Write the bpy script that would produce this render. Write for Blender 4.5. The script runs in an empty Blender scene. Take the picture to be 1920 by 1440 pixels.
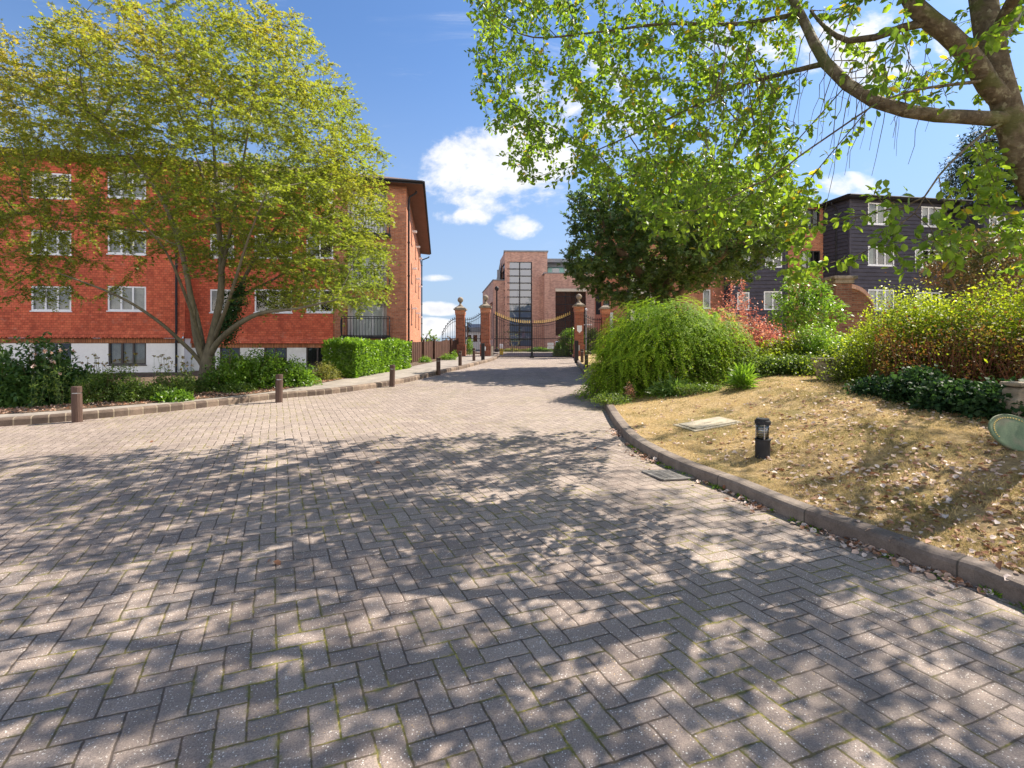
import bpy, math, random
import numpy as np
from math import radians, sin, cos, pi
from mathutils import Vector

sc = bpy.context.scene
C = sc.collection
RS = np.random.default_rng(7)
random.seed(7)

# ------------------------------------------------------------------ camera
F, HY, EYE = 925.0, 645.0, 1.45          # focal length in px (1920 wide), eye-level row, eye height
cam_d = bpy.data.cameras.new('camera')
cam = bpy.data.objects.new('camera', cam_d); C.objects.link(cam)
cam.location = (0, 0, EYE); cam.rotation_euler = (radians(90), 0, 0)
cam_d.sensor_fit = 'HORIZONTAL'; cam_d.sensor_width = 36.0; cam_d.lens = F/1920*36
cam_d.shift_y = (HY-720)/1920.0
cam_d.clip_start = 0.05; cam_d.clip_end = 3000
sc.camera = cam
sc.render.resolution_x = 1024; sc.render.resolution_y = 768

# ------------------------------------------------------------------ light
SUN_AZ, SUN_EL = radians(62), radians(48)   # azimuth from +Y towards +X
SD = Vector((sin(SUN_AZ)*cos(SUN_EL), cos(SUN_AZ)*cos(SUN_EL), sin(SUN_EL)))
sl = bpy.data.lights.new('sun', 'SUN'); sl.energy = 5.0; sl.angle = radians(0.4); sl.color = (1.0, 0.905, 0.775)
so = bpy.data.objects.new('sun', sl); C.objects.link(so)
so.rotation_euler = SD.to_track_quat('Z', 'Y').to_euler(); so.location = (20, 12, 30)

sc.view_settings.view_transform = 'Standard'; sc.view_settings.look = 'None'
sc.view_settings.exposure = 1.16; sc.view_settings.gamma = 1.0
sc.render.engine = 'CYCLES'
sc.cycles.max_bounces = 8; sc.cycles.transparent_max_bounces = 8
sc.cycles.diffuse_bounces = 3; sc.cycles.transmission_bounces = 4; sc.cycles.glossy_bounces = 3

# ------------------------------------------------------------------ node helpers
class NT:
    def __init__(s, tree): s.t = tree; s.n = tree.nodes; s.l = tree.links
    def node(s, typ, **kw):
        n = s.n.new(typ)
        for k, v in kw.items(): setattr(n, k, v)
        return n
    def put(s, sock, v):
        if v is None: return
        if hasattr(v, 'is_output'): s.l.new(v, sock)
        elif isinstance(v, (tuple, list)) and len(v) == 3 and sock.type == 'RGBA': sock.default_value = (*v, 1)
        else: sock.default_value = v
    def m(s, op, a, b=None, c=None, clamp=False):
        n = s.node('ShaderNodeMath', operation=op); n.use_clamp = clamp
        s.put(n.inputs[0], a); s.put(n.inputs[1], b)
        if c is not None: s.put(n.inputs[2], c)
        return n.outputs[0]
    def mix(s, f, a, b, mode='MIX'):
        n = s.node('ShaderNodeMix', data_type='RGBA', blend_type=mode)
        s.put(n.inputs[0], f); s.put(n.inputs[6], a); s.put(n.inputs[7], b)
        return n.outputs[2]
    def noise(s, vec, scale, detail=3, rough=0.55, dist=0.0):
        n = s.node('ShaderNodeTexNoise'); s.put(n.inputs['Vector'], vec)
        n.inputs['Scale'].default_value = scale; n.inputs['Detail'].default_value = detail
        n.inputs['Roughness'].default_value = rough; n.inputs['Distortion'].default_value = dist
        return n.outputs['Fac']
    def voro(s, vec, scale, out='Distance', feature='F1'):
        n = s.node('ShaderNodeTexVoronoi', feature=feature); s.put(n.inputs['Vector'], vec)
        n.inputs['Scale'].default_value = scale
        return n.outputs[out]
    def ramp(s, f, stops, interp='LINEAR'):
        n = s.node('ShaderNodeValToRGB'); n.color_ramp.interpolation = interp
        cr = n.color_ramp
        while len(cr.elements) < len(stops): cr.elements.new(0.5)
        for e, (p, c) in zip(cr.elements, stops):
            e.position = p; e.color = (*c, 1) if len(c) == 3 else c
        s.put(n.inputs[0], f); return n.outputs[0]
    def step(s, v, lo, hi):
        n = s.node('ShaderNodeMapRange', interpolation_type='SMOOTHSTEP')
        s.put(n.inputs[0], v); n.inputs[1].default_value = lo; n.inputs[2].default_value = hi
        return n.outputs[0]
    def sep(s, v):
        n = s.node('ShaderNodeSeparateXYZ'); s.put(n.inputs[0], v); return n.outputs
    def comb(s, x=0, y=0, z=0):
        n = s.node('ShaderNodeCombineXYZ')
        for i, v in enumerate((x, y, z)): s.put(n.inputs[i], v)
        return n.outputs[0]
    def mapping(s, v, scale=(1,1,1), rot=(0,0,0), loc=(0,0,0)):
        n = s.node('ShaderNodeMapping'); s.put(n.inputs[0], v)
        n.inputs['Scale'].default_value = scale; n.inputs['Rotation'].default_value = rot; n.inputs['Location'].default_value = loc
        return n.outputs[0]
    def bump(s, h, strength=0.5, dist=0.01):
        n = s.node('ShaderNodeBump'); s.put(n.inputs['Height'], h)
        n.inputs['Strength'].default_value = strength; n.inputs['Distance'].default_value = dist
        return n.outputs[0]

def mat(name):
    m = bpy.data.materials.new(name); m.use_nodes = True
    t = NT(m.node_tree); t.n.clear()
    t.out = t.node('ShaderNodeOutputMaterial')
    return m, t
def principled(t, col, rough=0.8, metal=0.0, normal=None, spec=None, coat=None):
    p = t.node('ShaderNodeBsdfPrincipled')
    t.put(p.inputs['Base Color'], col); t.put(p.inputs['Roughness'], rough); t.put(p.inputs['Metallic'], metal)
    if spec is not None: p.inputs['Specular IOR Level'].default_value = spec
    if normal is not None: t.put(p.inputs['Normal'], normal)
    t.l.new(p.outputs[0], t.out.inputs[0])
    return p
def P_(t): return t.node('ShaderNodeTexCoord').outputs['Object']
def UV_(t): return t.node('ShaderNodeTexCoord').outputs['UV']

# ------------------------------------------------------------------ world: sky with clouds
w = bpy.data.worlds.new('World'); sc.world = w; w.use_nodes = True
t = NT(w.node_tree); t.n.clear()
sky = t.node('ShaderNodeTexSky', sky_type='NISHITA'); sky.sun_disc = False
sky.sun_elevation = SUN_EL; sky.sun_rotation = SUN_AZ
sky.air_density = 1.15; sky.dust_density = 0.6; sky.ozone_density = 2.2; sky.altitude = 50
dirv = t.node('ShaderNodeTexCoord').outputs['Generated']
x, y, z = t.sep(dirv)
yy = t.m('MAXIMUM', y, 0.08)
az = t.m('DIVIDE', x, yy); el = t.m('DIVIDE', z, yy)
sv = t.comb(az, t.m('MULTIPLY', el, 1.5), 0)
n1 = t.noise(sv, 5.0, 8, 0.62, 0.3)
n2 = t.noise(sv, 20.0, 5, 0.6)
blob = None
for (px, py, rx, ry, k) in [(905,320,140,105,1.0),(1000,290,130,120,.95),(870,405,75,28,.72),(975,425,60,30,.72),(815,521,48,10,.75),
                            (825,578,60,17,.95),(795,615,95,24,.9),(1640,90,230,110,.5),(1800,90,120,50,.55),(1610,345,120,30,.6),(1100,180,190,110,.62),(1400,100,150,90,.45)]:
    a0, e0 = (px-960)/F, (HY-py)/F
    dx = t.m('DIVIDE', t.m('SUBTRACT', az, a0), rx/F); dy = t.m('DIVIDE', t.m('SUBTRACT', el, e0), ry/F)
    d2 = t.m('ADD', t.m('MULTIPLY', dx, dx), t.m('MULTIPLY', dy, dy))
    v = t.m('MULTIPLY', t.m('SUBTRACT', 1.0, d2, clamp=True), k)
    blob = v if blob is None else t.m('MAXIMUM', blob, v)
dens = t.m('ADD', t.m('MULTIPLY', t.m('POWER', blob, .6), 0.74), t.m('ADD', t.m('MULTIPLY', t.m('SUBTRACT', n1, .5), 1.7), t.m('MULTIPLY', t.m('SUBTRACT', n2, .5), .6)))
dens = t.m('MULTIPLY', dens, t.step(blob, 0.0, 0.25))
wisp = t.m('MULTIPLY', t.m('MULTIPLY', t.step(t.noise(t.mapping(sv, scale=(1,2.2,1), rot=(0,0,.35)), 3.2, 8, .68, .6), .52, .78), t.step(t.noise(sv, 1.7, 3), .42, .6)), .55)
front = t.step(y, 0.05, 0.15)
cm = t.m('MULTIPLY', t.m('MAXIMUM', t.step(dens, 0.34, 0.72), wisp), front)
# unseen bright cloud added behind the viewer as fill for the shaded facades
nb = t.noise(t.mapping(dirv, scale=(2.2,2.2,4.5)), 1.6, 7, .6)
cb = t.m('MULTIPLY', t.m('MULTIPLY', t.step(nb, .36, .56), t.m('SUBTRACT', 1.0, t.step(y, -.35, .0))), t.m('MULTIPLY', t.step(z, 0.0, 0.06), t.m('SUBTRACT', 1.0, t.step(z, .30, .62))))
edge = t.step(dens, 0.45, 1.15)
ccol = t.mix(t.m('MULTIPLY', t.step(t.noise(t.mapping(sv, loc=(0,-.06,0)), 7.0, 5, .6), .42, .68), edge), (6.0, 5.95, 6.0), (3.4, 3.55, 4.0))
haze = t.m('MULTIPLY', t.m('SUBTRACT', 1.0, t.step(z, -0.02, 0.55)), 0.80)
base = t.mix(haze, t.mix(1.0, sky.outputs[0], (.60,.76,.96), 'MULTIPLY'), (2.5, 3.15, 4.3))
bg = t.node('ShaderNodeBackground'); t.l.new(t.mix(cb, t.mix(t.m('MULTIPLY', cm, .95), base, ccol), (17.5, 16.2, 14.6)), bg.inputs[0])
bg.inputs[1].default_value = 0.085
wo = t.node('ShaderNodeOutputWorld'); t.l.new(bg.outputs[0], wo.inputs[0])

# ------------------------------------------------------------------ mesh helpers
class MB:
    def __init__(s): s.v = []; s.f = []; s.uv = []; s.mi = []
    def add(s, vs, fs, uvs=None, mi=0):
        b = len(s.v); s.v += [tuple(p) for p in vs]
        for k, f in enumerate(fs):
            s.f.append([b+i for i in f]); s.mi.append(mi)
            s.uv.append(uvs[k] if uvs else [(0,0)]*len(f))
    def quad(s, a, b, c, d, uv=None, mi=0):
        s.add([a,b,c,d], [[0,1,2,3]], [uv] if uv else None, mi)
    def box(s, x0, x1, y0, y1, z0, z1, mi=0):
        V = [(x0,y0,z0),(x1,y0,z0),(x1,y1,z0),(x0,y1,z0),(x0,y0,z1),(x1,y0,z1),(x1,y1,z1),(x0,y1,z1)]
        Fs = [[0,3,2,1],[4,5,6,7],[0,1,5,4],[1,2,6,5],[2,3,7,6],[3,0,4,7]]
        U = [[(V[i][0],V[i][1]) for i in Fs[0]],[(V[i][0],V[i][1]) for i in Fs[1]]]+[[(V[i][0]+V[i][1],V[i][2]) for i in f] for f in Fs[2:]]
        s.add(V, Fs, U, mi)
    def obox(s, O, U, N, u0, u1, v0, v1, d0, d1, mi=0):
        """box in a wall frame: u along wall, v = world z, d outwards"""
        def q(u, v, d): return (O[0]+U[0]*u+N[0]*d, O[1]+U[1]*u+N[1]*d, v)
        V = [q(u0,v0,d1),q(u1,v0,d1),q(u1,v0,d0),q(u0,v0,d0),q(u0,v1,d1),q(u1,v1,d1),q(u1,v1,d0),q(u0,v1,d0)]
        Fs = [[0,3,2,1],[4,5,6,7],[0,1,5,4],[1,2,6,5],[2,3,7,6],[3,0,4,7]]
        uvw = [(u0,v0,d1),(u1,v0,d1),(u1,v0,d0),(u0,v0,d0),(u0,v1,d1),(u1,v1,d1),(u1,v1,d0),(u0,v1,d0)]
        UVs = [[(uvw[i][0],uvw[i][2]) for i in Fs[0]],[(uvw[i][0],uvw[i][2]) for i in Fs[1]]]+[[(uvw[i][0]+uvw[i][2],uvw[i][1]) for i in f] for f in Fs[2:]]
        s.add(V, Fs, UVs, mi)
    def tube(s, pts, rads, n=8, cap=True, mi=0):
        pts = [Vector(p) for p in pts]; up = None; b0 = len(s.v); L = 0; ls = []
        for i, p in enumerate(pts):
            tdir = (pts[min(i+1,len(pts)-1)]-pts[max(i-1,0)])
            if tdir.length < 1e-9: tdir = Vector((0,0,1))
            tdir.normalize()
            if up is None:
                up = Vector((1,0,0)) if abs(tdir.x) < .8 else Vector((0,1,0))
            up = (up - tdir*up.dot(tdir)); up.normalize(); sd = tdir.cross(up)
            if i: L += (p-pts[i-1]).length
            ls.append(L)
            for k in range(n):
                a = 2*pi*k/n; q = p+(up*cos(a)+sd*sin(a))*rads[i]; s.v.append(tuple(q))
        for i in range(len(pts)-1):
            for k in range(n):
                k2 = (k+1) % n
                s.f.append([b0+i*n+k, b0+i*n+k2, b0+(i+1)*n+k2, b0+(i+1)*n+k]); s.mi.append(mi)
                s.uv.append([(k/n,ls[i]),((k+1)/n,ls[i]),((k+1)/n,ls[i+1]),(k/n,ls[i+1])])
        if cap:
            s.f.append([b0+k for k in range(n)][::-1]); s.mi.append(mi); s.uv.append([(0,0)]*n)
            e = b0+(len(pts)-1)*n
            s.f.append([e+k for k in range(n)]); s.mi.append(mi); s.uv.append([(0,0)]*n)
    def lathe(s, prof, c=(0,0,0), n=20, mi=0):
        b0 = len(s.v)
        for (r, z) in prof:
            for k in range(n):
                a = 2*pi*k/n; s.v.append((c[0]+r*cos(a), c[1]+r*sin(a), c[2]+z))
        for i in range(len(prof)-1):
            for k in range(n):
                k2 = (k+1) % n
                s.f.append([b0+i*n+k, b0+i*n+k2, b0+(i+1)*n+k2, b0+(i+1)*n+k]); s.mi.append(mi)
                s.uv.append([(k/n,prof[i][1]),((k+1)/n,prof[i][1]),((k+1)/n,prof[i+1][1]),(k/n,prof[i+1][1])])
        s.f.append([b0+k for k in range(n)][::-1]); s.mi.append(mi); s.uv.append([(0,0)]*n)
        e = b0+(len(prof)-1)*n
        s.f.append([e+k for k in range(n)]); s.mi.append(mi); s.uv.append([(0,0)]*n)

def build(name, mb, mats, parent=None, off=(0,0,0), smooth=False, bevel=0):
    me = bpy.data.meshes.new(name)
    V = [(p[0]-off[0], p[1]-off[1], p[2]-off[2]) for p in mb.v]
    me.from_pydata(V, [], mb.f); me.update()
    uvl = me.uv_layers.new(name='UVMap')
    flat = np.array([c for f in mb.uv for p in f for c in p], dtype=np.float32)
    uvl.data.foreach_set('uv', flat)
    if not isinstance(mats, (list, tuple)): mats = [mats]
    for m in mats: me.materials.append(m)
    me.polygons.foreach_set('material_index', mb.mi)
    if smooth: me.polygons.foreach_set('use_smooth', [True]*len(mb.f))
    o = bpy.data.objects.new(name, me); C.objects.link(o)
    if parent is not None: o.parent = parent
    if bevel:
        md = o.modifiers.new('bevel', 'BEVEL'); md.width = bevel; md.segments = 2; md.limit_method = 'ANGLE'
    return o

def np_mesh(name, V, Fq, m, parent=None, off=(0,0,0), rnd=None, smooth=False):
    """V (N,3), Fq (M,k) constant-size faces, rnd per-face float"""
    me = bpy.data.meshes.new(name)
    V = np.asarray(V, np.float32) - np.asarray(off, np.float32); Fq = np.asarray(Fq, np.int32)
    M, k = Fq.shape
    me.vertices.add(len(V)); me.vertices.foreach_set('co', V.ravel())
    me.loops.add(M*k); me.loops.foreach_set('vertex_index', Fq.ravel())
    me.polygons.add(M); me.polygons.foreach_set('loop_start', np.arange(0, M*k, k, dtype=np.int32))
    me.polygons.foreach_set('loop_total', np.full(M, k, np.int32))
    if smooth: me.polygons.foreach_set('use_smooth', np.ones(M, bool))
    me.update(calc_edges=True)
    if rnd is not None:
        at = me.attributes.new('rnd', 'FLOAT', 'FACE'); at.data.foreach_set('value', np.asarray(rnd, np.float32))
    me.materials.append(m)
    o = bpy.data.objects.new(name, me); C.objects.link(o)
    if parent is not None: o.parent = parent
    return o

def tag(o, label=None, cat=None, group=None, kind=None):
    if label: o['label'] = label
    if cat: o['category'] = cat
    if group: o['group'] = group
    if kind: o['kind'] = kind
    return o
def thing(name, label, cat, loc=(0,0,0), group=None, rz=0):
    o = bpy.data.objects.new(name, None); C.objects.link(o); o.location = loc; o.rotation_euler = (0,0,rz)
    o.empty_display_size = .2
    return tag(o, label, cat, group)
def copy_tree(o, parent=None):
    c = o.copy(); C.objects.link(c)
    if parent is not None: c.parent = parent
    for ch in list(o.children): copy_tree(ch, c)
    return c

# ------------------------------------------------------------------ picture -> place
def W(px, py, Y): return Vector(((px-960)/F*Y, Y, EYE+(HY-py)/F*Y))
SLOPE, YG = 0.027, 27.0
def base_z(y): return SLOPE*min(y, YG)
def road_pt(px, py):
    Y = EYE/((py-HY)/F+SLOPE); return ((px-960)/F*Y, Y)
LK = [road_pt(*p) for p in [(0,800),(150,788),(350,768),(520,748),(600,741),(680,731),(725,724),(767,716),(800,708),(844,697),(862,693),(900,683),(925,676)]]
LK = [(-30,-1),(-20,2.2),(-13,5.0),(-9.4,6.6)]+LK+[(-.75,26.4),(-.8,30),(-1.5,34),(-6,40)]
RK = [road_pt(*p) for p in [(1920,1138),(1787,1088),(1703,1055),(1578,1008),(1495,978),(1428,949),(1378,926),(1307,899),(1245,872),(1182,834),(1150,795),(1130,759),(1116,738),(1100,712),(1090,695),(1083,683),(1078,674)]]
RK = [(4.2,-8),(3.0,-2),(2.62,1.0)]+RK+[(3.35,26.4),(3.4,30),(4,34),(9,40)]
def smooth_poly(P, n=260):
    """Catmull-Rom resample"""
    P = [Vector((p[0],p[1],0)) for p in P]; out = []
    for i in range(len(P)-1):
        p0 = P[max(i-1,0)]; p1 = P[i]; p2 = P[i+1]; p3 = P[min(i+2,len(P)-1)]
        L = (p2-p1).length; k = max(2, int(L/0.3))
        for j in range(k):
            s = j/k
            q = 0.5*((2*p1)+(-p0+p2)*s+(2*p0-5*p1+4*p2-p3)*s*s+(-p0+3*p1-3*p2+p3)*s**3)
            out.append((q.x,q.y))
    out.append((P[-1].x,P[-1].y)); return out
LKs, RKs = smooth_poly(LK), smooth_poly(RK)
def interp_y(P, y):
    ys = np.array([p[1] for p in P]); xs = np.array([p[0] for p in P])
    o = np.argsort(ys); return np.interp(y, ys[o], xs[o])
def XL(y): return interp_y(LKs, y)
def XR(y): return interp_y(RKs, y)
def bed_pt(px, py):
    Y = (EYE-.11)/((py-HY)/F+SLOPE); return ((px-960)/F*Y, Y)
BEDP = [(-30,1.0),(-20,3.6),(-13,6.1)]+[bed_pt(*p) for p in [(0,777),(100,771),(271,757),(400,746),(490,737),(593,720),(667,706),(767,688),(820,677)]]+[(-2.7,26.5),(-2.7,40)]
def XB(y): return interp_y(BEDP, y)
def sstep(v): v = np.clip(v, 0, 1); return v*v*(3-2*v)
def H(x, y):
    x = np.asarray(x, float); y = np.asarray(y, float)
    b = SLOPE*np.minimum(y, YG)
    xr, xl, xb = XR(y), XL(y), XB(y)
    right = b+.10+.5*sstep((x-xr-.1)/3.6)*(1-.6*sstep((y-10)/10)) - .25*sstep((x-7)/6)
    bump = .03*np.sin(x*2.1+y*.7)*np.sin(y*1.3-x*.5)
    right = right+bump*sstep((x-xr-.2)/1.0)
    dl = np.maximum(0, xb-x)
    left = b+.10-.62*sstep((dl-.8)/7)*(y < 60)+.03*np.sin(x*3.1)*np.sin(y*2.3)*sstep(dl/.8)
    z = np.where(x > xr, right, np.where(x < xb, left, np.where(x < xl, b+.11, b)))
    return z
def hit(px, py):
    dx, dz = (px-960)/F, (HY-py)/F
    ys = np.arange(1.2, 60, .02); g = H(dx*ys, ys)-(EYE+dz*ys)
    i = np.argmax(g > 0)
    if not (g > 0).any(): i = len(ys)-1
    return Vector((dx*ys[i], ys[i], float(H(dx*ys[i], ys[i]))))

# ------------------------------------------------------------------ materials: ground
def paving_mat(name='paving', ang=radians(25.5), skew=radians(5.5), unit=0.1035):
    m, t = mat(name)
    P = P_(t); x, y, z = t.sep(P)
    aA = ang - skew                         # courses run at a slightly off-square angle
    # invert basis A=(cos aA, sin aA), B=(-sin ang, cos ang)
    A = (cos(aA), sin(aA)); B = (-sin(ang), cos(ang)); det = A[0]*B[1]-A[1]*B[0]
    wob = t.m('MULTIPLY', t.m('SUBTRACT', t.noise(P, .9, 2), .5), .06)
    xw = t.m('ADD', x, wob)
    u = t.m('DIVIDE', t.m('SUBTRACT', t.m('MULTIPLY', xw, B[1]), t.m('MULTIPLY', y, B[0])), det*unit)
    v = t.m('DIVIDE', t.m('SUBTRACT', t.m('MULTIPLY', y, A[0]), t.m('MULTIPLY', xw, A[1])), det*unit)
    # small jitter of joints
    u = t.m('ADD', u, t.m('MULTIPLY', t.m('SUBTRACT', t.noise(P, 14, 1), .5), .10))
    v = t.m('ADD', v, t.m('MULTIPLY', t.m('SUBTRACT', t.noise(t.mapping(P, loc=(5,3,1)), 14, 1), .5), .10))
    i = t.m('FLOOR', u); j = t.m('FLOOR', v); fu = t.m('SUBTRACT', u, i); fv = t.m('SUBTRACT', v, j)
    k = t.m('FLOORED_MODULO', t.m('SUBTRACT', i, j), 4.0)
    k1 = t.m('COMPARE', k, 1.0, .1); k2 = t.m('COMPARE', k, 2.0, .1); ver = t.m('GREATER_THAN', k, 1.5)
    lx = t.m('ADD', fu, k1); ly = t.m('ADD', fv, k2)
    Lx = t.m('SUBTRACT', 2.0, ver); Ly = t.m('ADD', 1.0, ver)
    d = t.m('MINIMUM', t.m('MINIMUM', lx, t.m('SUBTRACT', Lx, lx)), t.m('MINIMUM', ly, t.m('SUBTRACT', Ly, ly)))
    bid = t.comb(t.m('SUBTRACT', i, k1), t.m('SUBTRACT', j, k2), ver)
    wn = t.node('ShaderNodeTexWhiteNoise', noise_dimensions='3D'); t.put(wn.inputs[0], bid); r = wn.outputs[0]
    edge_n = t.m('MULTIPLY', t.m('SUBTRACT', t.noise(P, 60, 3), .5), .07)
    d = t.m('ADD', d, edge_n)
    d = t.m('ADD', d, t.m('MULTIPLY', t.m('SUBTRACT', t.noise(P, 2.2, 3), .5), .05))
    brick = t.m('MULTIPLY', t.step(d, .022, .060), 1.0)
    big = t.noise(P, .35, 4); mid = t.noise(P, 3.5, 4); fine = t.noise(P, 170, 3, .7)
    c = t.ramp(r, [(0,(.150,.114,.098)),(.5,(.238,.188,.160)),(1,(.320,.260,.222))])
    c = t.mix(.42, c, t.ramp(mid, [(.3,(.175,.136,.116)),(.7,(.35,.285,.24))]))
    c = t.mix(.35, c, t.ramp(big, [(.35,(.20,.160,.142)),(.65,(.35,.295,.255))]))
    c = t.mix(.85, c, t.ramp(fine, [(.3,(.28,.28,.28)),(.5,(.5,.5,.5)),(.72,(.78,.78,.78))]), 'OVERLAY')
    # pale and amber aggregate flecks worn out of the surface
    vn = t.node('ShaderNodeTexVoronoi'); t.put(vn.inputs['Vector'], P); vn.inputs['Scale'].default_value = 120
    sz = t.m('MULTIPLY', t.sep(vn.outputs['Color'])[0], .36)
    fl = t.m('MULTIPLY', t.m('LESS_THAN', vn.outputs['Distance'], sz), t.m('GREATER_THAN', t.sep(vn.outputs['Color'])[1], .55))
    c = t.mix(t.m('MULTIPLY', fl, .95), c, t.mix(t.m('GREATER_THAN', t.sep(vn.outputs['Color'])[2], .82), (.70,.66,.60), (.50,.36,.20)))
    vn2 = t.node('ShaderNodeTexVoronoi'); t.put(vn2.inputs['Vector'], t.mapping(P, loc=(3,7,2))); vn2.inputs['Scale'].default_value = 75
    fd = t.m('MULTIPLY', t.m('LESS_THAN', vn2.outputs['Distance'], t.m('MULTIPLY', t.sep(vn2.outputs['Color'])[0], .28)), t.m('GREATER_THAN', t.sep(vn2.outputs['Color'])[1], .8))
    c = t.mix(t.m('MULTIPLY', fd, .8), c, (.74,.70,.62))
    # joints: dark grit, in places green-yellow moss
    moss = t.step(t.noise(P, 1.6, 5, .7), .46, .60)
    jc = t.mix(moss, (.085,.064,.05), t.mix(t.step(t.noise(P, 6, 4, .7), .4, .6), (.10,.085,.03), t.mix(t.step(t.noise(P, 45, 2), .42, .58), (.13,.125,.022), (.36,.30,.07))))
    c = t.mix(brick, jc, c)
    creep = t.m('MULTIPLY', t.m('SUBTRACT', 1.0, t.step(d, .06, .20)), t.m('MULTIPLY', moss, t.step(t.noise(P, 30, 3), .5, .62)))
    c = t.mix(t.m('MULTIPLY', creep, .7), c, (.15,.145,.04))
    # scattered stains
    st = t.step(t.noise(t.mapping(P, loc=(9,2,0)), .8, 5, .7), .58, .72)
    c = t.mix(t.m('MULTIPLY', st, .45), c, (.10,.085,.075))
    tyre = t.m('MULTIPLY', t.step(t.noise(t.mapping(P, scale=(1.6,.16,1), rot=(0,0,.12)), 1.1, 3, .6), .55, .68), .22)
    c = t.mix(tyre, c, (.12,.10,.09))
    hgt = t.m('ADD', t.m('MULTIPLY', t.step(d, .0, .13), .6), t.m('ADD', t.m('MULTIPLY', fine, .22), t.m('MULTIPLY', r, .18)))
    principled(t, c, .82, normal=t.bump(hgt, .85, .006), spec=.3)
    return m
M = {}
M['paving'] = paving_mat()

def simple_noise_mat(name, c1, c2, scale=8, rough=.85, bump=.3, bd=.01, c3=None, spec=.3, metal=0, fine=None):
    m, t = mat(name); P = P_(t)
    n = t.noise(P, scale, 5, .6)
    c = t.ramp(n, [(.3,c1),(.7,c2)])
    if c3: c = t.mix(t.step(t.noise(t.mapping(P, loc=(4,1,7)), scale*.35, 4, .65), .5, .65), c, c3)
    f = t.noise(P, fine or scale*12, 3, .6)
    c = t.mix(.6, c, t.ramp(f, [(.3,(.36,.36,.36)),(.7,(.64,.64,.64))]), 'OVERLAY')
    principled(t, c, rough, metal, t.bump(t.m('ADD', n, t.m('MULTIPLY', f, .5)), bump, bd), spec)
    return m
M['tarmac'] = simple_noise_mat('pavement_paving', (.20,.175,.155), (.33,.29,.25), 3, .9, .5, .006, (.24,.21,.18), fine=120)
M['soil'] = simple_noise_mat('soil', (.06,.042,.028), (.17,.12,.08), 6, .95, 1, .04, (.10,.07,.045), fine=60)
M['stone'] = simple_noise_mat('stone', (.20,.165,.125), (.36,.30,.23), 9, .9, .8, .012, (.12,.11,.075))
M['slab'] = simple_noise_mat('worn_concrete', (.30,.26,.20), (.44,.39,.30), 7, .9, .6, .006, (.22,.19,.13))
M['cream'] = simple_noise_mat('cream_render', (.58,.53,.42), (.68,.63,.52), 2, .9, .2, .005)
M['white_render'] = simple_noise_mat('white_render', (.78,.78,.78), (.86,.86,.85), 1.2, .85, .3, .004, (.70,.70,.67))
M['grey_metal'] = simple_noise_mat('grey_roof_metal', (.20,.22,.24), (.28,.30,.32), 1.5, .5, .1, .005)
M['black'] = simple_noise_mat('black_paint', (.012,.012,.014), (.03,.03,.034), 12, .62, .2, .003, spec=.3)
M['gold'] = simple_noise_mat('gold_paint', (.62,.42,.10), (.80,.58,.18), 20, .4, .1, .003, spec=.5)
M['timber'] = None
def timber_mat(name, c1, c2, stretch=(14,14,1.2)):
    m, t = mat(name); P = P_(t)
    g = t.noise(t.mapping(P, scale=stretch), 3, 5, .65, .4)
    c = t.ramp(g, [(.28,c1),(.72,c2)])
    c = t.mix(.35, c, t.ramp(t.noise(P, 2.5, 3), [(.3,c1),(.7,c2)]))
    principled(t, c, .8, normal=t.bump(g, .6, .006), spec=.3)
    return m
M['timber'] = timber_mat('dark_stained_timber', (.045,.026,.020), (.13,.080,.062))
M['fence'] = timber_mat('brown_fence_timber', (.040,.020,.014), (.12,.058,.040))
M['bark'] = timber_mat('grey_bark', (.060,.050,.032), (.20,.175,.115), (6,6,1.8))
M['bark2'] = timber_mat('mottled_bark', (.060,.045,.030), (.20,.155,.10), (5,5,2.2))
M['bark_red'] = timber_mat('reddish_twig', (.10,.035,.02), (.24,.095,.05), (6,6,1.5))
M['bark3'] = timber_mat('brown_bark', (.10,.062,.035), (.26,.17,.10), (6,6,1.5))
def near_bark():
    m, t = mat('lichened_bark'); P = P_(t)
    g = t.noise(t.mapping(P, scale=(3,3,3)), 4, 6, .65, .5)
    c = t.ramp(g, [(.3,(.065,.048,.030)),(.52,(.14,.108,.068)),(.7,(.23,.19,.125))])
    li = t.step(t.noise(P, 16, 4, .6), .56, .62)
    c = t.mix(t.m('MULTIPLY', li, .7), c, (.30,.27,.17))
    mo = t.m('MULTIPLY', t.step(t.noise(t.mapping(P, loc=(3,3,3)), 3.5, 4), .52, .62), .7)
    c = t.mix(mo, c, (.10,.11,.03))
    len_ = t.noise(t.mapping(P, scale=(1,1,7)), 10, 4, .6)
    principled(t, c, .88, normal=t.bump(t.m('ADD', g, t.m('MULTIPLY', len_, .6)), 1, .02), spec=.25)
    return m
M['near_bark'] = near_bark()

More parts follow.
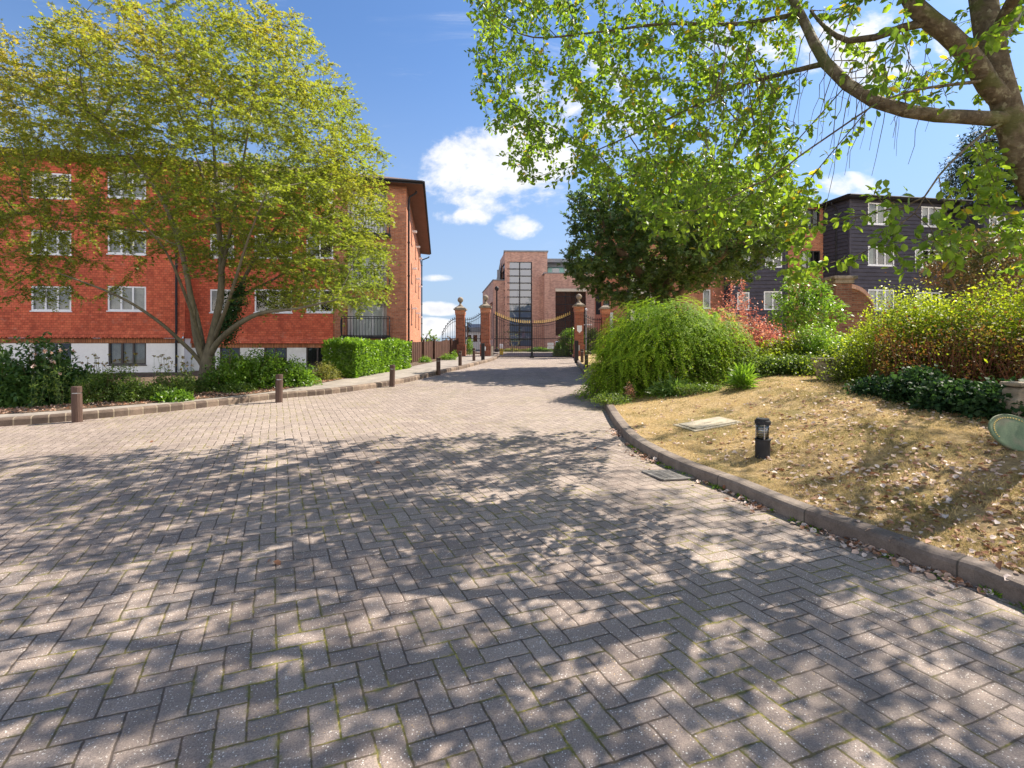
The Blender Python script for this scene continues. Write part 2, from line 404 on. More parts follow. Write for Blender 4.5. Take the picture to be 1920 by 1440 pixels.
def lawn_mat():
    m, t = mat('dry_lawn'); P = P_(t)
    c = t.ramp(t.noise(P, 22, 5, .7), [(.25,(.24,.155,.07)),(.5,(.52,.37,.19)),(.75,(.72,.56,.33))])
    g = t.step(t.noise(P, 1.1, 5, .7), .47, .62)
    c = t.mix(t.m('MULTIPLY', g, .60), c, t.ramp(t.noise(P, 45, 3), [(.3,(.08,.085,.02)),(.7,(.22,.21,.06))]))
    f = t.noise(t.mapping(P, scale=(1,1,1)), 190, 3, .75)
    c = t.mix(.75, c, t.ramp(f, [(.3,(.25,.25,.25)),(.7,(.75,.75,.75))]), 'OVERLAY')
    b = t.step(t.noise(t.mapping(P, loc=(2,8,3)), 2.6, 4, .7), .60, .72)
    c = t.mix(t.m('MULTIPLY', b, .5), c, (.19,.125,.065))
    principled(t, c, .95, normal=t.bump(t.m('ADD', f, t.m('ADD', t.noise(P, 30, 4), t.m('MULTIPLY', t.noise(P, 5, 4), 3.0))), 1, .03), spec=.15)
    return m
M['lawn'] = lawn_mat()

def kerb_mat(name, joint, c1, c2, cap=0.012):
    m, t = mat(name); U = UV_(t); u, v, _ = t.sep(U); P = P_(t)
    k = t.m('DIVIDE', u, joint); fr = t.m('FRACT', k); idn = t.m('FLOOR', k)
    d = t.m('MULTIPLY', t.m('MINIMUM', fr, t.m('SUBTRACT', 1.0, fr)), joint)
    wn = t.node('ShaderNodeTexWhiteNoise', noise_dimensions='1D'); t.put(wn.inputs['W'], idn)
    c = t.mix(wn.outputs[0], c1, c2)
    n = t.noise(P, 9, 5, .65); f = t.noise(P, 120, 3, .7)
    c = t.mix(.7, c, t.ramp(n, [(.3,(.30,.30,.30)),(.7,(.68,.68,.68))]), 'OVERLAY')
    c = t.mix(.6, c, t.ramp(f, [(.3,(.30,.30,.30)),(.7,(.70,.70,.70))]), 'OVERLAY')
    c = t.mix(t.step(d, cap*.4, cap), (.27,.22,.16) if joint < .4 else (.07,.06,.05), c)
    principled(t, c, .88, normal=t.bump(t.m('ADD', t.step(d, 0, cap*1.5), t.m('MULTIPLY', f, .4)), .6, .006), spec=.25)
    return m
M['kerb_l'] = kerb_mat('sett_kerb', .2, (.085,.062,.050), (.24,.18,.135))
M['kerb_r'] = kerb_mat('concrete_kerb', .92, (.145,.115,.097), (.215,.178,.15), .006)

def brick_mat(name, c1, c2, mortar, bw=.225, rh=.075, ms=.010, bump=.5, offset=.5, var=.5, rough=.85):
    m, t = mat(name); U = UV_(t)
    n = t.node('ShaderNodeTexBrick'); t.put(n.inputs['Vector'], U)
    n.offset = offset
    n.inputs['Scale'].default_value = 1; n.inputs['Brick Width'].default_value = bw; n.inputs['Row Height'].default_value = rh
    n.inputs['Mortar Size'].default_value = ms; n.inputs['Mortar Smooth'].default_value = .1; n.inputs['Bias'].default_value = 0
    n.inputs['Color1'].default_value = (*c1,1); n.inputs['Color2'].default_value = (*c2,1); n.inputs['Mortar'].default_value = (*mortar,1)
    c = n.outputs['Color']
    big = t.noise(P_(t), .5, 5, .6); fine = t.noise(P_(t), 22, 4, .65)
    c = t.mix(var, c, t.ramp(big, [(.3,(.38,.38,.40)),(.7,(.62,.60,.58))]), 'OVERLAY')
    c = t.mix(.5, c, t.ramp(fine, [(.3,(.36,.36,.36)),(.7,(.64,.64,.64))]), 'OVERLAY')
    streak = t.noise(t.mapping(P_(t), scale=(2.2,2.2,.35)), 1.3, 5, .65)
    c = t.mix(t.m('MULTIPLY', t.step(streak, .50, .68), .32), c, tuple(.42*q for q in c2))
    pale = t.step(t.noise(t.mapping(P_(t), loc=(7,3,5)), 3.2, 5, .7), .56, .70)
    c = t.mix(t.m('MULTIPLY', pale, .22), c, (.52,.36,.27))
    wn = t.node('ShaderNodeTexWhiteNoise', noise_dimensions='2D'); u_, v_, _z = t.sep(U)
    rw = t.m('FLOOR', t.m('DIVIDE', v_, rh)); cu_ = t.m('FLOOR', t.m('DIVIDE', t.m('ADD', u_, t.m('MULTIPLY', t.m('FLOORED_MODULO', rw, 2.0), bw*offset)), bw))
    t.put(wn.inputs[0], t.comb(cu_, rw, 0)); c = t.mix(.5, c, t.ramp(wn.outputs[0], [(0,(.30,.30,.32)),(.5,(.5,.5,.5)),(1,(.66,.64,.60))]), 'OVERLAY')
    principled(t, c, rough, normal=t.bump(t.m('SUBTRACT', 1.0, n.outputs['Fac']), bump, .01), spec=.25)
    return m
M['brick_o'] = brick_mat('orange_brick', (.52,.20,.10), (.40,.13,.065), (.36,.26,.19))
M['brick_side'] = M['brick_o']
M['brick_pier'] = brick_mat('red_brick', (.36,.105,.055), (.24,.07,.04), (.26,.17,.12))
M['brick_pale'] = brick_mat('buff_pink_brick', (.60,.37,.29), (.50,.29,.225), (.46,.34,.27), var=.7)
M['tile_h'] = brick_mat('red_hung_tiles', (.64,.155,.080), (.50,.105,.055), (.36,.095,.045), .17, .11, .008, 1.0, .5, .85, .8)
M['soldier'] = brick_mat('soldier_course', (.46,.20,.10), (.32,.12,.06), (.16,.09,.05), .075, .3, .012)
M['brick_old'] = brick_mat('weathered_brick', (.26,.12,.075), (.17,.075,.05), (.20,.15,.11), var=.8)
def roof_mat():
    m, t = mat('roof_tiles'); U = UV_(t)
    n = t.node('ShaderNodeTexBrick'); t.put(n.inputs['Vector'], U)
    n.inputs['Scale'].default_value = 1; n.inputs['Brick Width'].default_value = .3; n.inputs['Row Height'].default_value = .3
    n.inputs['Mortar Size'].default_value = .02
    for s_, c_ in (('Color1',(.20,.125,.09)),('Color2',(.13,.085,.065)),('Mortar',(.05,.035,.03))): n.inputs[s_].default_value = (*c_,1)
    principled(t, n.outputs['Color'], .85, normal=t.bump(t.m('SUBTRACT', 1.0, n.outputs['Fac']), 1, .03))
    return m
M['roof'] = roof_mat()
M['clad'] = timber_mat('black_weatherboard', (.030,.028,.038), (.085,.080,.105), (1.5,1.5,20))
M['white_clad'] = simple_noise_mat('white_board', (.60,.60,.60), (.72,.72,.70), 3, .7, .2, .004)
M['white_pvc'] = simple_noise_mat('white_window_frame', (.72,.73,.74), (.80,.81,.82), 4, .4, .05, .002, spec=.5)
M['brown_frame'] = simple_noise_mat('dark_window_frame', (.022,.018,.018), (.05,.040,.038), 6, .5, .1, .002, spec=.5)
M['soffit'] = timber_mat('brown_soffit', (.11,.055,.035), (.20,.11,.075))
M['sign'] = simple_noise_mat('white_sign', (.68,.68,.70), (.78,.78,.79), 6, .4, .02, .001, spec=.5)
M['teal'] = simple_noise_mat('teal_panel', (.25,.55,.50), (.33,.62,.57), 3, .4, .02, .001, spec=.5)
M['plastic_y'] = simple_noise_mat('yellow_band', (.70,.50,.05), (.78,.58,.08), 5, .5, .05, .001)
M['green_disc'] = simple_noise_mat('green_verdigris', (.10,.145,.085), (.16,.21,.12), 14, .7, .6, .004, (.20,.20,.13))
M['iron'] = simple_noise_mat('cast_iron', (.16,.15,.14), (.30,.28,.26), 14, .55, .3, .003, spec=.5, metal=.4)
M['steel'] = simple_noise_mat('brushed_steel', (.45,.46,.48), (.6,.61,.63), 9, .3, .1, .002, spec=.5, metal=.9)
def glass_mat(name, tint=(.5,.55,.58), refl=.22, dark=None, rough=.02):
    m, t = mat(name)
    lw = t.node('ShaderNodeLayerWeight'); lw.inputs[0].default_value = .35
    g = t.node('ShaderNodeBsdfGlossy'); g.inputs['Color'].default_value = (1,1,1,1); g.inputs['Roughness'].default_value = rough
    bmp = t.bump(t.noise(P_(t), 1.5, 2), .06, .02); t.l.new(bmp, g.inputs['Normal'])
    if dark:
        b = t.node('ShaderNodeBsdfDiffuse'); b.inputs[0].default_value = (*dark,1)
    else:
        b = t.node('ShaderNodeBsdfTransparent'); b.inputs[0].default_value = (*tint,1)
    mx = t.node('ShaderNodeMixShader'); t.l.new(t.m('ADD', lw.outputs['Fresnel'], refl, clamp=True), mx.inputs[0])
    t.l.new(b.outputs[0], mx.inputs[1]); t.l.new(g.outputs[0], mx.inputs[2]); t.l.new(mx.outputs[0], t.out.inputs[0])
    return m
M['glass'] = glass_mat('window_glass', (.80,.84,.86), .02)
M['glass_blue'] = glass_mat('office_glass', refl=.05, dark=(.09,.13,.21))
M['glass_dark'] = glass_mat('dark_glass', refl=.10, dark=(.010,.016,.018))
M['curtain'] = simple_noise_mat('net_curtain', (.30,.31,.31), (.45,.46,.455), 2, .9, .2, .01)
M['curtain_g'] = simple_noise_mat('green_curtain', (.18,.23,.21), (.32,.38,.35), 3, .9, .2, .01)
M['interior'] = simple_noise_mat('dark_interior', (.018,.020,.024), (.045,.05,.055), 1, .9, 0, .01)

def leaf_mat(name, cols, transl=.45, rough=.5, tcol=1.6, spec=.35, tsat=(1.15,1.1,.55)):
    """cols: ramp of base colours over the per-leaf value"""
    m, t = mat(name)
    a = t.node('ShaderNodeAttribute', attribute_name='rnd').outputs['Fac']
    n = len(cols); c = t.ramp(a, [(i/(n-1), cc) for i, cc in enumerate(cols)])
    p = t.node('ShaderNodeBsdfPrincipled'); t.put(p.inputs['Base Color'], c); p.inputs['Roughness'].default_value = rough
    p.inputs['Specular IOR Level'].default_value = spec
    tr = t.node('ShaderNodeBsdfTranslucent')
    t.put(tr.inputs[0], t.mix(1.0, c, tuple(tcol*q for q in tsat), 'MULTIPLY'))
    mx = t.node('ShaderNodeMixShader'); mx.inputs[0].default_value = transl
    t.l.new(p.outputs[0], mx.inputs[1]); t.l.new(tr.outputs[0], mx.inputs[2]); t.l.new(mx.outputs[0], t.out.inputs[0])
    return m
M['lf_maple'] = leaf_mat('maple_leaf', [(.060,.115,.022),(.125,.180,.028),(.20,.235,.036),(.29,.255,.045),(.36,.19,.06)], .5, .45, 1.8)
M['lf_near'] = leaf_mat('cherry_leaf', [(.070,.135,.022),(.115,.195,.028),(.175,.26,.032),(.24,.32,.04),(.38,.28,.04)], .54, .4, 1.85, .4)
M['lf_dark'] = leaf_mat('sycamore_leaf', [(.050,.092,.030),(.072,.125,.038),(.098,.155,.040),(.15,.22,.045),(.20,.16,.045)], .42, .4, 1.6, .5)
M['lf_conifer'] = leaf_mat('conifer_leaf', [(.012,.028,.014),(.022,.045,.022),(.035,.06,.026)], .15, .6)
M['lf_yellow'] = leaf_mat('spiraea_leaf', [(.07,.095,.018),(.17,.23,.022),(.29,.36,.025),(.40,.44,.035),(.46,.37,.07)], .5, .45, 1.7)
M['lf_brown'] = leaf_mat('brown_twig_leaf', [(.08,.035,.018),(.17,.065,.03),(.15,.10,.03),(.19,.20,.035),(.30,.33,.05)], .4, .6)
M['lf_coto'] = leaf_mat('cotoneaster_leaf', [(.05,.10,.016),(.10,.18,.020),(.16,.27,.024),(.25,.38,.03),(.36,.46,.05)], .42, .6, 1.6, .15)
M['lf_bright'] = leaf_mat('bright_leaf', [(.07,.14,.02),(.12,.23,.028),(.19,.32,.034),(.28,.41,.045)], .45, .35, 1.6, .55)
M['lf_mid'] = leaf_mat('mid_leaf', [(.065,.115,.024),(.11,.175,.036),(.165,.235,.048),(.26,.29,.07)], .4, .45, 1.5)
M['lf_dkshrub'] = leaf_mat('dark_shrub_leaf', [(.045,.10,.03),(.08,.155,.042),(.13,.22,.05),(.21,.31,.07)], .4, .4, 1.5, .4)
M['lf_red'] = leaf_mat('berberis_leaf', [(.13,.045,.04),(.28,.10,.085),(.42,.20,.16),(.50,.32,.20),(.34,.32,.10)], .45, .5, 1.5, tsat=(1.2,.9,.7))
M['lf_pink'] = leaf_mat('photinia_leaf', [(.06,.09,.03),(.10,.12,.04),(.20,.15,.07),(.36,.18,.12),(.42,.24,.16)], .35, .45, 1.3, tsat=(1.2,1,.7))
M['lf_olive'] = leaf_mat('olive_grass', [(.12,.14,.04),(.20,.22,.06),(.30,.29,.10),(.38,.30,.14)], .4, .6)
M['lf_fallen'] = leaf_mat('fallen_leaf', [(.20,.09,.045),(.33,.17,.10),(.50,.36,.28),(.62,.50,.43),(.70,.60,.55)], .15, .7, tsat=(1,1,1))
M['lf_grass'] = leaf_mat('dry_blade', [(.19,.175,.055),(.42,.32,.14),(.60,.46,.23),(.72,.57,.33)], .3, .8, 1.2, .1, (1,1,.9))
M['lf_ivy'] = leaf_mat('ivy_leaf', [(.022,.055,.022),(.035,.08,.03),(.055,.12,.035),(.12,.24,.04)], .35, .55, 1.5, .25)

# ------------------------------------------------------------------ ground sheets
def sheet(name, xl, xr, ys, nx, m, dz=0.0, kind='structure'):
    V = []; 
    for y in ys:
        a, b = xl(y), xr(y)
        xs = a+(b-a)*np.linspace(0, 1, nx)
        zz = H(np.clip(xs, a+1e-3, b-1e-3), np.full(nx, y))+dz
        V += [(xx, y, z_) for xx, z_ in zip(xs, zz)]
    Fq = [[r*nx+c, r*nx+c+1, (r+1)*nx+c+1, (r+1)*nx+c] for r in range(len(ys)-1) for c in range(nx-1)]
    o = np_mesh(name, V, Fq, m, smooth=True); o['kind'] = kind; return o
def flat_sheet(name, V2, zf, m):
    mb = MB(); mb.add([(x,y,zf) for x,y in V2], [list(range(len(V2)))]); o = build(name, mb, m); o['kind'] = 'structure'; return o
ys_road = np.concatenate([np.arange(-9, 12, .3), np.arange(12, 40.01, .5)])
class _:  # road heights without kerb mixing
    pass
def road_sheet():
    V = []; nx = 12
    for y in ys_road:
        a, b = float(XL(y))-.02, float(XR(y))+.02
        for s in np.linspace(0, 1, nx): V.append((a+(b-a)*s, y, base_z(y)))
    Fq = [[r*nx+c, r*nx+c+1, (r+1)*nx+c+1, (r+1)*nx+c] for r in range(len(ys_road)-1) for c in range(nx-1)]
    o = np_mesh('road', V, Fq, M['paving']); o['kind'] = 'structure'
road_sheet()
# the wide ground everything stands on, reaching the horizon
flat_sheet('ground', [(-1500,40),(1500,40),(1500,2500),(-1500,2500)], base_z(40)-.03, M['soil'])
flat_sheet('forecourt', [(-25,26.9),(40,26.9),(40,60),(-25,60)], base_z(40)+.004-.02, M['tarmac'])
# lawn, right
KW = .13
sheet('lawn', lambda y: float(XR(y))+KW-.03, lambda y: 40.0, np.concatenate([np.arange(-9, 14, .22), np.arange(14, 30.1, .7)]), 130, M['lawn'])
# pavement and flower bed, left
ysl = np.concatenate([np.arange(-1, 12, .25), np.arange(12, 31, .5)])
def strip_pavement():
    V = []; nx = 5
    for y in ysl:
        a, b = float(XB(y))-.15, float(XL(y))-.10
        for s in np.linspace(0, 1, nx): V.append((a+(b-a)*s, y, base_z(y)+.107))
    Fq = [[r*nx+c, r*nx+c+1, (r+1)*nx+c+1, (r+1)*nx+c] for r in range(len(ysl)-1) for c in range(nx-1)]
    o = np_mesh('pavement', V, Fq, M['tarmac']); o['kind'] = 'structure'
strip_pavement()
sheet('flower_bed', lambda y: -60.0, lambda y: float(XB(y)), np.concatenate([ysl, np.arange(31, 40.1, 1)]), 220, M['soil'], .012)

def sweep_kerb(name, P, side, w_, h_, m, label):
    """side +1: kerb body lies to the right of the travel direction"""
    mb = MB(); L = 0; prev = None; rings = []
    P = [Vector((p[0],p[1],0)) for p in P]
    # resample evenly
    out = [P[0]]; acc = 0
    for i in range(1, len(P)):
        if (P[i]-out[-1]).length > .12: out.append(P[i])
    P = out
    for i, p in enumerate(P):
        tdir = (P[min(i+1,len(P)-1)]-P[max(i-1,0)]).normalized(); nrm = Vector((tdir.y, -tdir.x, 0))*side
        if i: L += (p-P[i-1]).length
        z = base_z(p.y)
        prof = [(0,-.05),(0,h_-.03),(.012,h_-.008),(.035,h_),(w_-.02,h_+.004),(w_,h_-.01),(w_,-.05)]
        rings.append(([(p.x+nrm.x*d, p.y+nrm.y*d, z+q) for d, q in prof], L))
    for i in range(len(rings)-1):
        A, la = rings[i]; B, lb = rings[i+1]
        for k in range(len(A)-1):
            mb.quad(A[k], B[k], B[k+1], A[k+1], [(la,k*.05),(lb,k*.05),(lb,k*.05+.05),(la,k*.05+.05)])
    o = build(name, mb, m, smooth=False); o['kind'] = 'structure'; return o
sweep_kerb('kerb', LKs, -1, .16, .12, M['kerb_l'], '')
sweep_kerb('kerb', RKs, 1, .14, .115, M['kerb_r'], '')

# ------------------------------------------------------------------ wall frames
class Wall:
    def __init__(s, O, U):
        s.O = (O[0], O[1]); L = math.hypot(*U); s.U = (U[0]/L, U[1]/L)
        s.N = (s.U[1], -s.U[0])            # outward normal: to the right of travel
    def pt(s, u, v, d=0): return (s.O[0]+s.U[0]*u+s.N[0]*d, s.O[1]+s.U[1]*u+s.N[1]*d, v)
    def uv(s, px, py):
        """wall coordinates of the point of this wall seen at a picture position"""
        r = (px-960)/F
        u = (r*s.O[1]-s.O[0])/(s.U[0]-r*s.U[1]); Y = s.O[1]+s.U[1]*u
        return u, EYE+(HY-py)/F*Y
    def rect(s, x0, y0, x1, y1):
        u0, va = s.uv(x0, y0); u1, vb = s.uv(x1, y1); _, vc = s.uv(x1, y0); _, vd = s.uv(x0, y1)
        return u0, u1, (vb+vd)/2, (va+vc)/2
def wall_mesh(mb, wl, u0, u1, v0, v1, holes, depth=.12, mi=0, boards=None):
    """a wall with real openings; with boards: lapped weatherboards of that height"""
    us = sorted(set([u0, u1]+[h[0] for h in holes]+[h[1] for h in holes])); us = [u for u in us if u0 <= u <= u1]
    vs = set([v0, v1]+[h[2] for h in holes]+[h[3] for h in holes])
    if boards:
        k = v0
        while k < v1: vs.add(round(k, 4)); k += boards
    vs = sorted(v for v in vs if v0 <= v <= v1)
    for i in range(len(us)-1):
        for j in range(len(vs)-1):
            a, b, c, d = us[i], us[i+1], vs[j], vs[j+1]
            if d-c < 1e-5: continue
            um, vm = (a+b)/2, (c+d)/2
            if any(h[0] < um < h[1] and h[2] < vm < h[3] for h in holes): continue
            if boards:
                k = math.floor((vm-v0)/boards); z0 = v0+k*boards
                o0 = .050*(1-(c-z0)/boards)+.004; o1 = .050*(1-(d-z0)/boards)+.004
                mb.quad(wl.pt(a,c,o0), wl.pt(b,c,o0), wl.pt(b,d,o1), wl.pt(a,d,o1), [(a,c),(b,c),(b,d),(a,d)], mi)
                if abs(c-z0) < 1e-3:
                    mb.quad(wl.pt(a,c,-.01), wl.pt(b,c,-.01), wl.pt(b,c,o0), wl.pt(a,c,o0), None, mi)
            else:
                mb.quad(wl.pt(a,c), wl.pt(b,c), wl.pt(b,d), wl.pt(a,d), [(a,c),(b,c),(b,d),(a,d)], mi)
    for (a, b, c, d) in holes:   # reveals
        for p, q in (((a,c),(b,c)),((b,c),(b,d)),((b,d),(a,d)),((a,d),(a,c))):
            mb.quad(wl.pt(*p), wl.pt(*q), wl.pt(*q,-depth), wl.pt(*p,-depth), [p,q,(q[0],q[1]+depth),(p[0],p[1]+depth)], mi)
def window(parent, wl, r, frame, panes=3, off=(0,0,0), fw=.055, inset=.05, curtain='curtain', glass='glass', transom=None, sill=True, name='window'):
    a, b, c, d = r; mb = MB(); T = .05
    def ob(u0, u1, v0, v1, d0, d1): mb.obox(wl.O, wl.U, wl.N, u0, u1, v0, v1, d0, d1)
    ob(a, b, c, c+fw, -inset-T, -inset+.01); ob(a, b, d-fw, d, -inset-T, -inset+.01)
    ob(a, a+fw, c+fw, d-fw, -inset-T, -inset+.01); ob(b-fw, b, c+fw, d-fw, -inset-T, -inset+.01)
    pw = (b-a-2*fw)/panes
    for k in range(1, panes): 
        uu = a+fw+pw*k; ob(uu-fw*.55, uu+fw*.55, c+fw, d-fw, -inset-T+.002, -inset+.006)
    if transom: 
        vt = c+(d-c)*transom; ob(a+fw, a+fw+pw, vt-fw*.4, vt+fw*.4, -inset-T+.004, -inset+.004)
    if sill: ob(a-.04, b+.04, c-.05, c-.002, -inset-.02, .04)
    f = build(name, mb, frame, parent, off)
    g = MB(); g.quad(wl.pt(a+fw,c+fw,-inset-.03), wl.pt(b-fw,c+fw,-inset-.03), wl.pt(b-fw,d-fw,-inset-.03), wl.pt(a+fw,d-fw,-inset-.03))
    build('pane', g, M[glass], f, off)
    if curtain:
        cu = MB(); n = 60; drawn = random.random() < .5; side_w = random.uniform(.16,.34)
        lo, hi = a+fw, b-fw; gaps = [(random.uniform(.3,.6), random.uniform(.03,.16))]
        for k in range(n):
            s0, s1 = k/n, (k+1)/n
            if curtain != 'interior' and drawn and s0 > side_w*1.7: continue
            x0, x1 = lo+(hi-lo)*s0, lo+(hi-lo)*s1
            d0 = -.16-.0025*sin(k*.9)-.006*sin(k*.33); d1 = -.16-.0025*sin((k+1)*.9)-.006*sin((k+1)*.33)
            cu.quad(wl.pt(x0,c+fw*.6,d0), wl.pt(x1,c+fw*.6,d1), wl.pt(x1,d-fw*.6,d1), wl.pt(x0,d-fw*.6,d0))
        build('curtain', cu, M[curtain], f, off)
        bk = MB(); bk.quad(wl.pt(a-.55,c-.4,-.45), wl.pt(b+.55,c-.4,-.45), wl.pt(b+.55,d+.4,-.45), wl.pt(a-.55,d+.4,-.45))
        build('room', bk, M['interior'], f, off)
    return f
def pipe(parent, wl, u, v0, v1, d=.08, r=.04, m=None, off=(0,0,0), bend=0.0):
    mb = MB(); pts = [wl.pt(u, v0, d), wl.pt(u, v1-.5 if bend else v1, d)]
    if bend: pts += [wl.pt(u, v1-.35, d+.03), wl.pt(u, v1-.1, bend), wl.pt(u, v1, bend)]
    mb.tube(pts, [r]*len(pts), 8)
    for z in np.arange(v0+.6, v1-.5, 1.8): mb.tube([wl.pt(u,z,d), wl.pt(u,z+.08,d)], [r*1.35]*2, 8)
    return build('downpipe', mb, m or M['black'], parent, off, smooth=False)

# ================================================================== red tile-hung block, left
O0 = W(-420, HY, 1); 
def fac(px, Y0=23.0): return Y0*(5400-240)/(5400-px)
A0 = W(-420, HY, fac(-420)); A1 = W(345, HY, fac(345))
lb = Wall((A0.x,A0.y), (A1.x-A0.x, A1.y-A0.y)); LBW = math.hypot(A1.x-A0.x, A1.y-A0.y)
B0 = W(345, HY, fac(345)+.75); B1 = W(762, HY, fac(762)+.75)
lb2 = Wall((B0.x,B0.y), (B1.x-B0.x, B1.y-B0.y)); LB2 = math.hypot(B1.x-B0.x, B1.y-B0.y)
EAVE = 9.9
ZB = 1.72           # underside of the hung tiles on the left part
off = (A0.x, A0.y, 0)
T1 = thing('apartment_block', 'four storey block of red hung tiles over a white rendered ground floor', 'building', off)
holes1 = []; spec1 = []
rows = [(325,372),(432,477),(537,583)]
for r_, (ya, yb) in enumerate(rows):
    for (xa, xb) in [(60,135),(203,275),(-105,-28),(-260,-185)]:
        R = lb.rect(xa, ya, xb, yb); spec1.append((R, 'white_pvc', 'curtain')); holes1.append(R)
gh = []
for (xa, xb, fr) in [(203,274,'brown_frame'),(60,136,'white_pvc'),(-105,-28,'brown_frame'),(-260,-185,'brown_frame')]:
    R = lb.rect(xa, 641, xb, 684); gh.append((R, fr, 'curtain'))
GZ = -.9
mb = MB(); wall_mesh(mb, lb, 0, LBW, GZ, ZB-.24, [g[0] for g in gh]); build('rendered_wall', mb, M['white_render'], T1, off)
mb = MB(); mb.obox(lb.O, lb.U, lb.N, 0, LBW, ZB-.238, ZB-.002, -.1, .015); build('brick_band', mb, M['soldier'], T1, off)
mb = MB(); wl_ = Wall(lb.pt(0,0,.05)[:2], lb.U); wall_mesh(mb, wl_, 0, LBW+.05, ZB+.30, EAVE, holes1)
# bellcast kick of the lowest courses, with scalloped tile ends
for k in range(4):
    z0 = ZB+.075*k; o0 = .22-.035*k
    nsc = int(LBW/.17)
    for i in range(nsc):
        u0, u1 = i*.17+(.085 if k % 2 else 0), (i+1)*.17+(.085 if k % 2 else 0)-.006
        mb.add([lb.pt(u0,z0+.13,o0-.03), lb.pt(u0,z0+.035,o0-.01), lb.pt((u0*.75+u1*.25),z0+.008,o0), lb.pt((u0+u1)/2,z0,o0), lb.pt((u0*.25+u1*.75),z0+.008,o0), lb.pt(u1,z0+.035,o0-.01), lb.pt(u1,z0+.13,o0-.03)],
               [[0,1,2,3,4,5,6]], [[(u0,z0+.1),(u0,z0+.03),(u0,z0+.02),((u0+u1)/2,z0+.02),(u1,z0+.02),(u1,z0+.03),(u1,z0+.1)]])
mb.quad(lb.pt(0,ZB+.005,.0), lb.pt(LBW,ZB+.005,.0), lb.pt(LBW,ZB+.02,.2), lb.pt(0,ZB+.02,.2))
mb.quad(lb.pt(0,ZB+.02,.18), lb.pt(LBW,ZB+.02,.18), lb.pt(LBW,ZB+.32,.052), lb.pt(0,ZB+.32,.052), [(0,0),(LBW,0),(LBW,.3),(0,.3)])
# return of the projecting part
mb.quad(lb.pt(LBW+.05,ZB,.05), lb.pt(LBW+.05,ZB,-.9), lb.pt(LBW+.05,EAVE,-.9), lb.pt(LBW+.05,EAVE,.05), [(0,ZB),(.95,ZB),(.95,EAVE),(0,EAVE)])
build('tiled_wall', mb, M['tile_h'], T1, off)
mb = MB(); mb.quad(lb.pt(LBW,GZ,0), lb.pt(LBW,GZ,-.9), lb.pt(LBW,ZB,-.9), lb.pt(LBW,ZB,0)); build('rendered_wall', mb, M['white_render'], T1, off)
for R, fr, cu in spec1: window(T1, wl_, R, M[fr], 3, off, .07, .02, cu)
for R, fr, cu in gh: window(T1, lb, R, M[fr], 3, off, .07, .04, cu)
pipe(T1, lb, lb.uv(333,600)[0], GZ, EAVE-.05, .14, .05, off=off)
# recessed right-hand part
ZB2 = 1.50
holes2, spec2 = [], []
for (ya, yb) in [(335,380),(440,484),(543,586)]:
    for (xa, xb) in [(395,440),(478,548),(575,625)]:
        R = lb2.rect(xa, ya, xb, yb); holes2.append(R); spec2.append((R,'white_pvc',2 if xb-xa < 60 else 3))
gh2 = []
for (xa, xb, fr, pn) in [(412,450,'brown_frame',2),(495,538,'brown_frame',2),(574,616,'brown_frame',2)]:
    gh2.append((lb2.rect(xa, 650, xb, 691), fr, pn))
ut = lb2.uv(625, 600)[0]                  # tiles end here, brick carries on to the corner
balR = [lb2.rect(648, a, 725, b) for a, b in ((350,440),(463,537),(560,630))]
mb = MB(); wall_mesh(mb, lb2, 0, LB2, GZ, ZB2-.24, [g[0] for g in gh2]); build('rendered_wall', mb, M['white_render'], T1, off)
mb = MB(); mb.obox(lb2.O, lb2.U, lb2.N, 0, LB2, ZB2-.238, ZB2-.002, -.1, .012); build('brick_band', mb, M['soldier'], T1, off)
mb = MB(); wl2 = Wall(lb2.pt(0,0,.06)[:2], lb2.U); wall_mesh(mb, wl2, 0, ut, ZB2+.02, EAVE, holes2)
mb.quad(wl2.pt(ut,ZB2,0), wl2.pt(ut,ZB2,-.1), wl2.pt(ut,EAVE,-.1), wl2.pt(ut,EAVE,0), [(0,ZB2),(.1,ZB2),(.1,EAVE),(0,EAVE)])
mb.quad(lb2.pt(0,ZB2+.02,.0), lb2.pt(ut,ZB2+.02,.0), lb2.pt(ut,ZB2-.02,.16), lb2.pt(0,ZB2-.02,.16))
mb.quad(lb2.pt(0,ZB2-.02,.16), lb2.pt(ut,ZB2-.02,.16), lb2.pt(ut,ZB2+.3,.062), lb2.pt(0,ZB2+.3,.062), [(0,0),(ut,0),(ut,.33),(0,.33)])
build('tiled_wall', mb, M['tile_h'], T1, off)
mb = MB(); wall_mesh(mb, lb2, ut, LB2, ZB2, EAVE, balR, .9); build('brick_wall', mb, M['brick_o'], T1, off)
mb = MB()
for R in balR: mb.quad(lb2.pt(R[0],R[2],-.9), lb2.pt(R[1],R[2],-.9), lb2.pt(R[1],R[3],-.9), lb2.pt(R[0],R[3],-.9))
build('recess_wall', mb, M['white_render'], T1, off)
for R, fr, pn in spec2: window(T1, wl2, R, M[fr], pn, off, .07, .02, random.choice(['curtain','interior']))
for R, fr, pn in gh2: window(T1, lb2, R, M[fr], pn, off, .07, .04, 'interior')
lbr = Wall(lb2.pt(0,0,-.84)[:2], lb2.U)
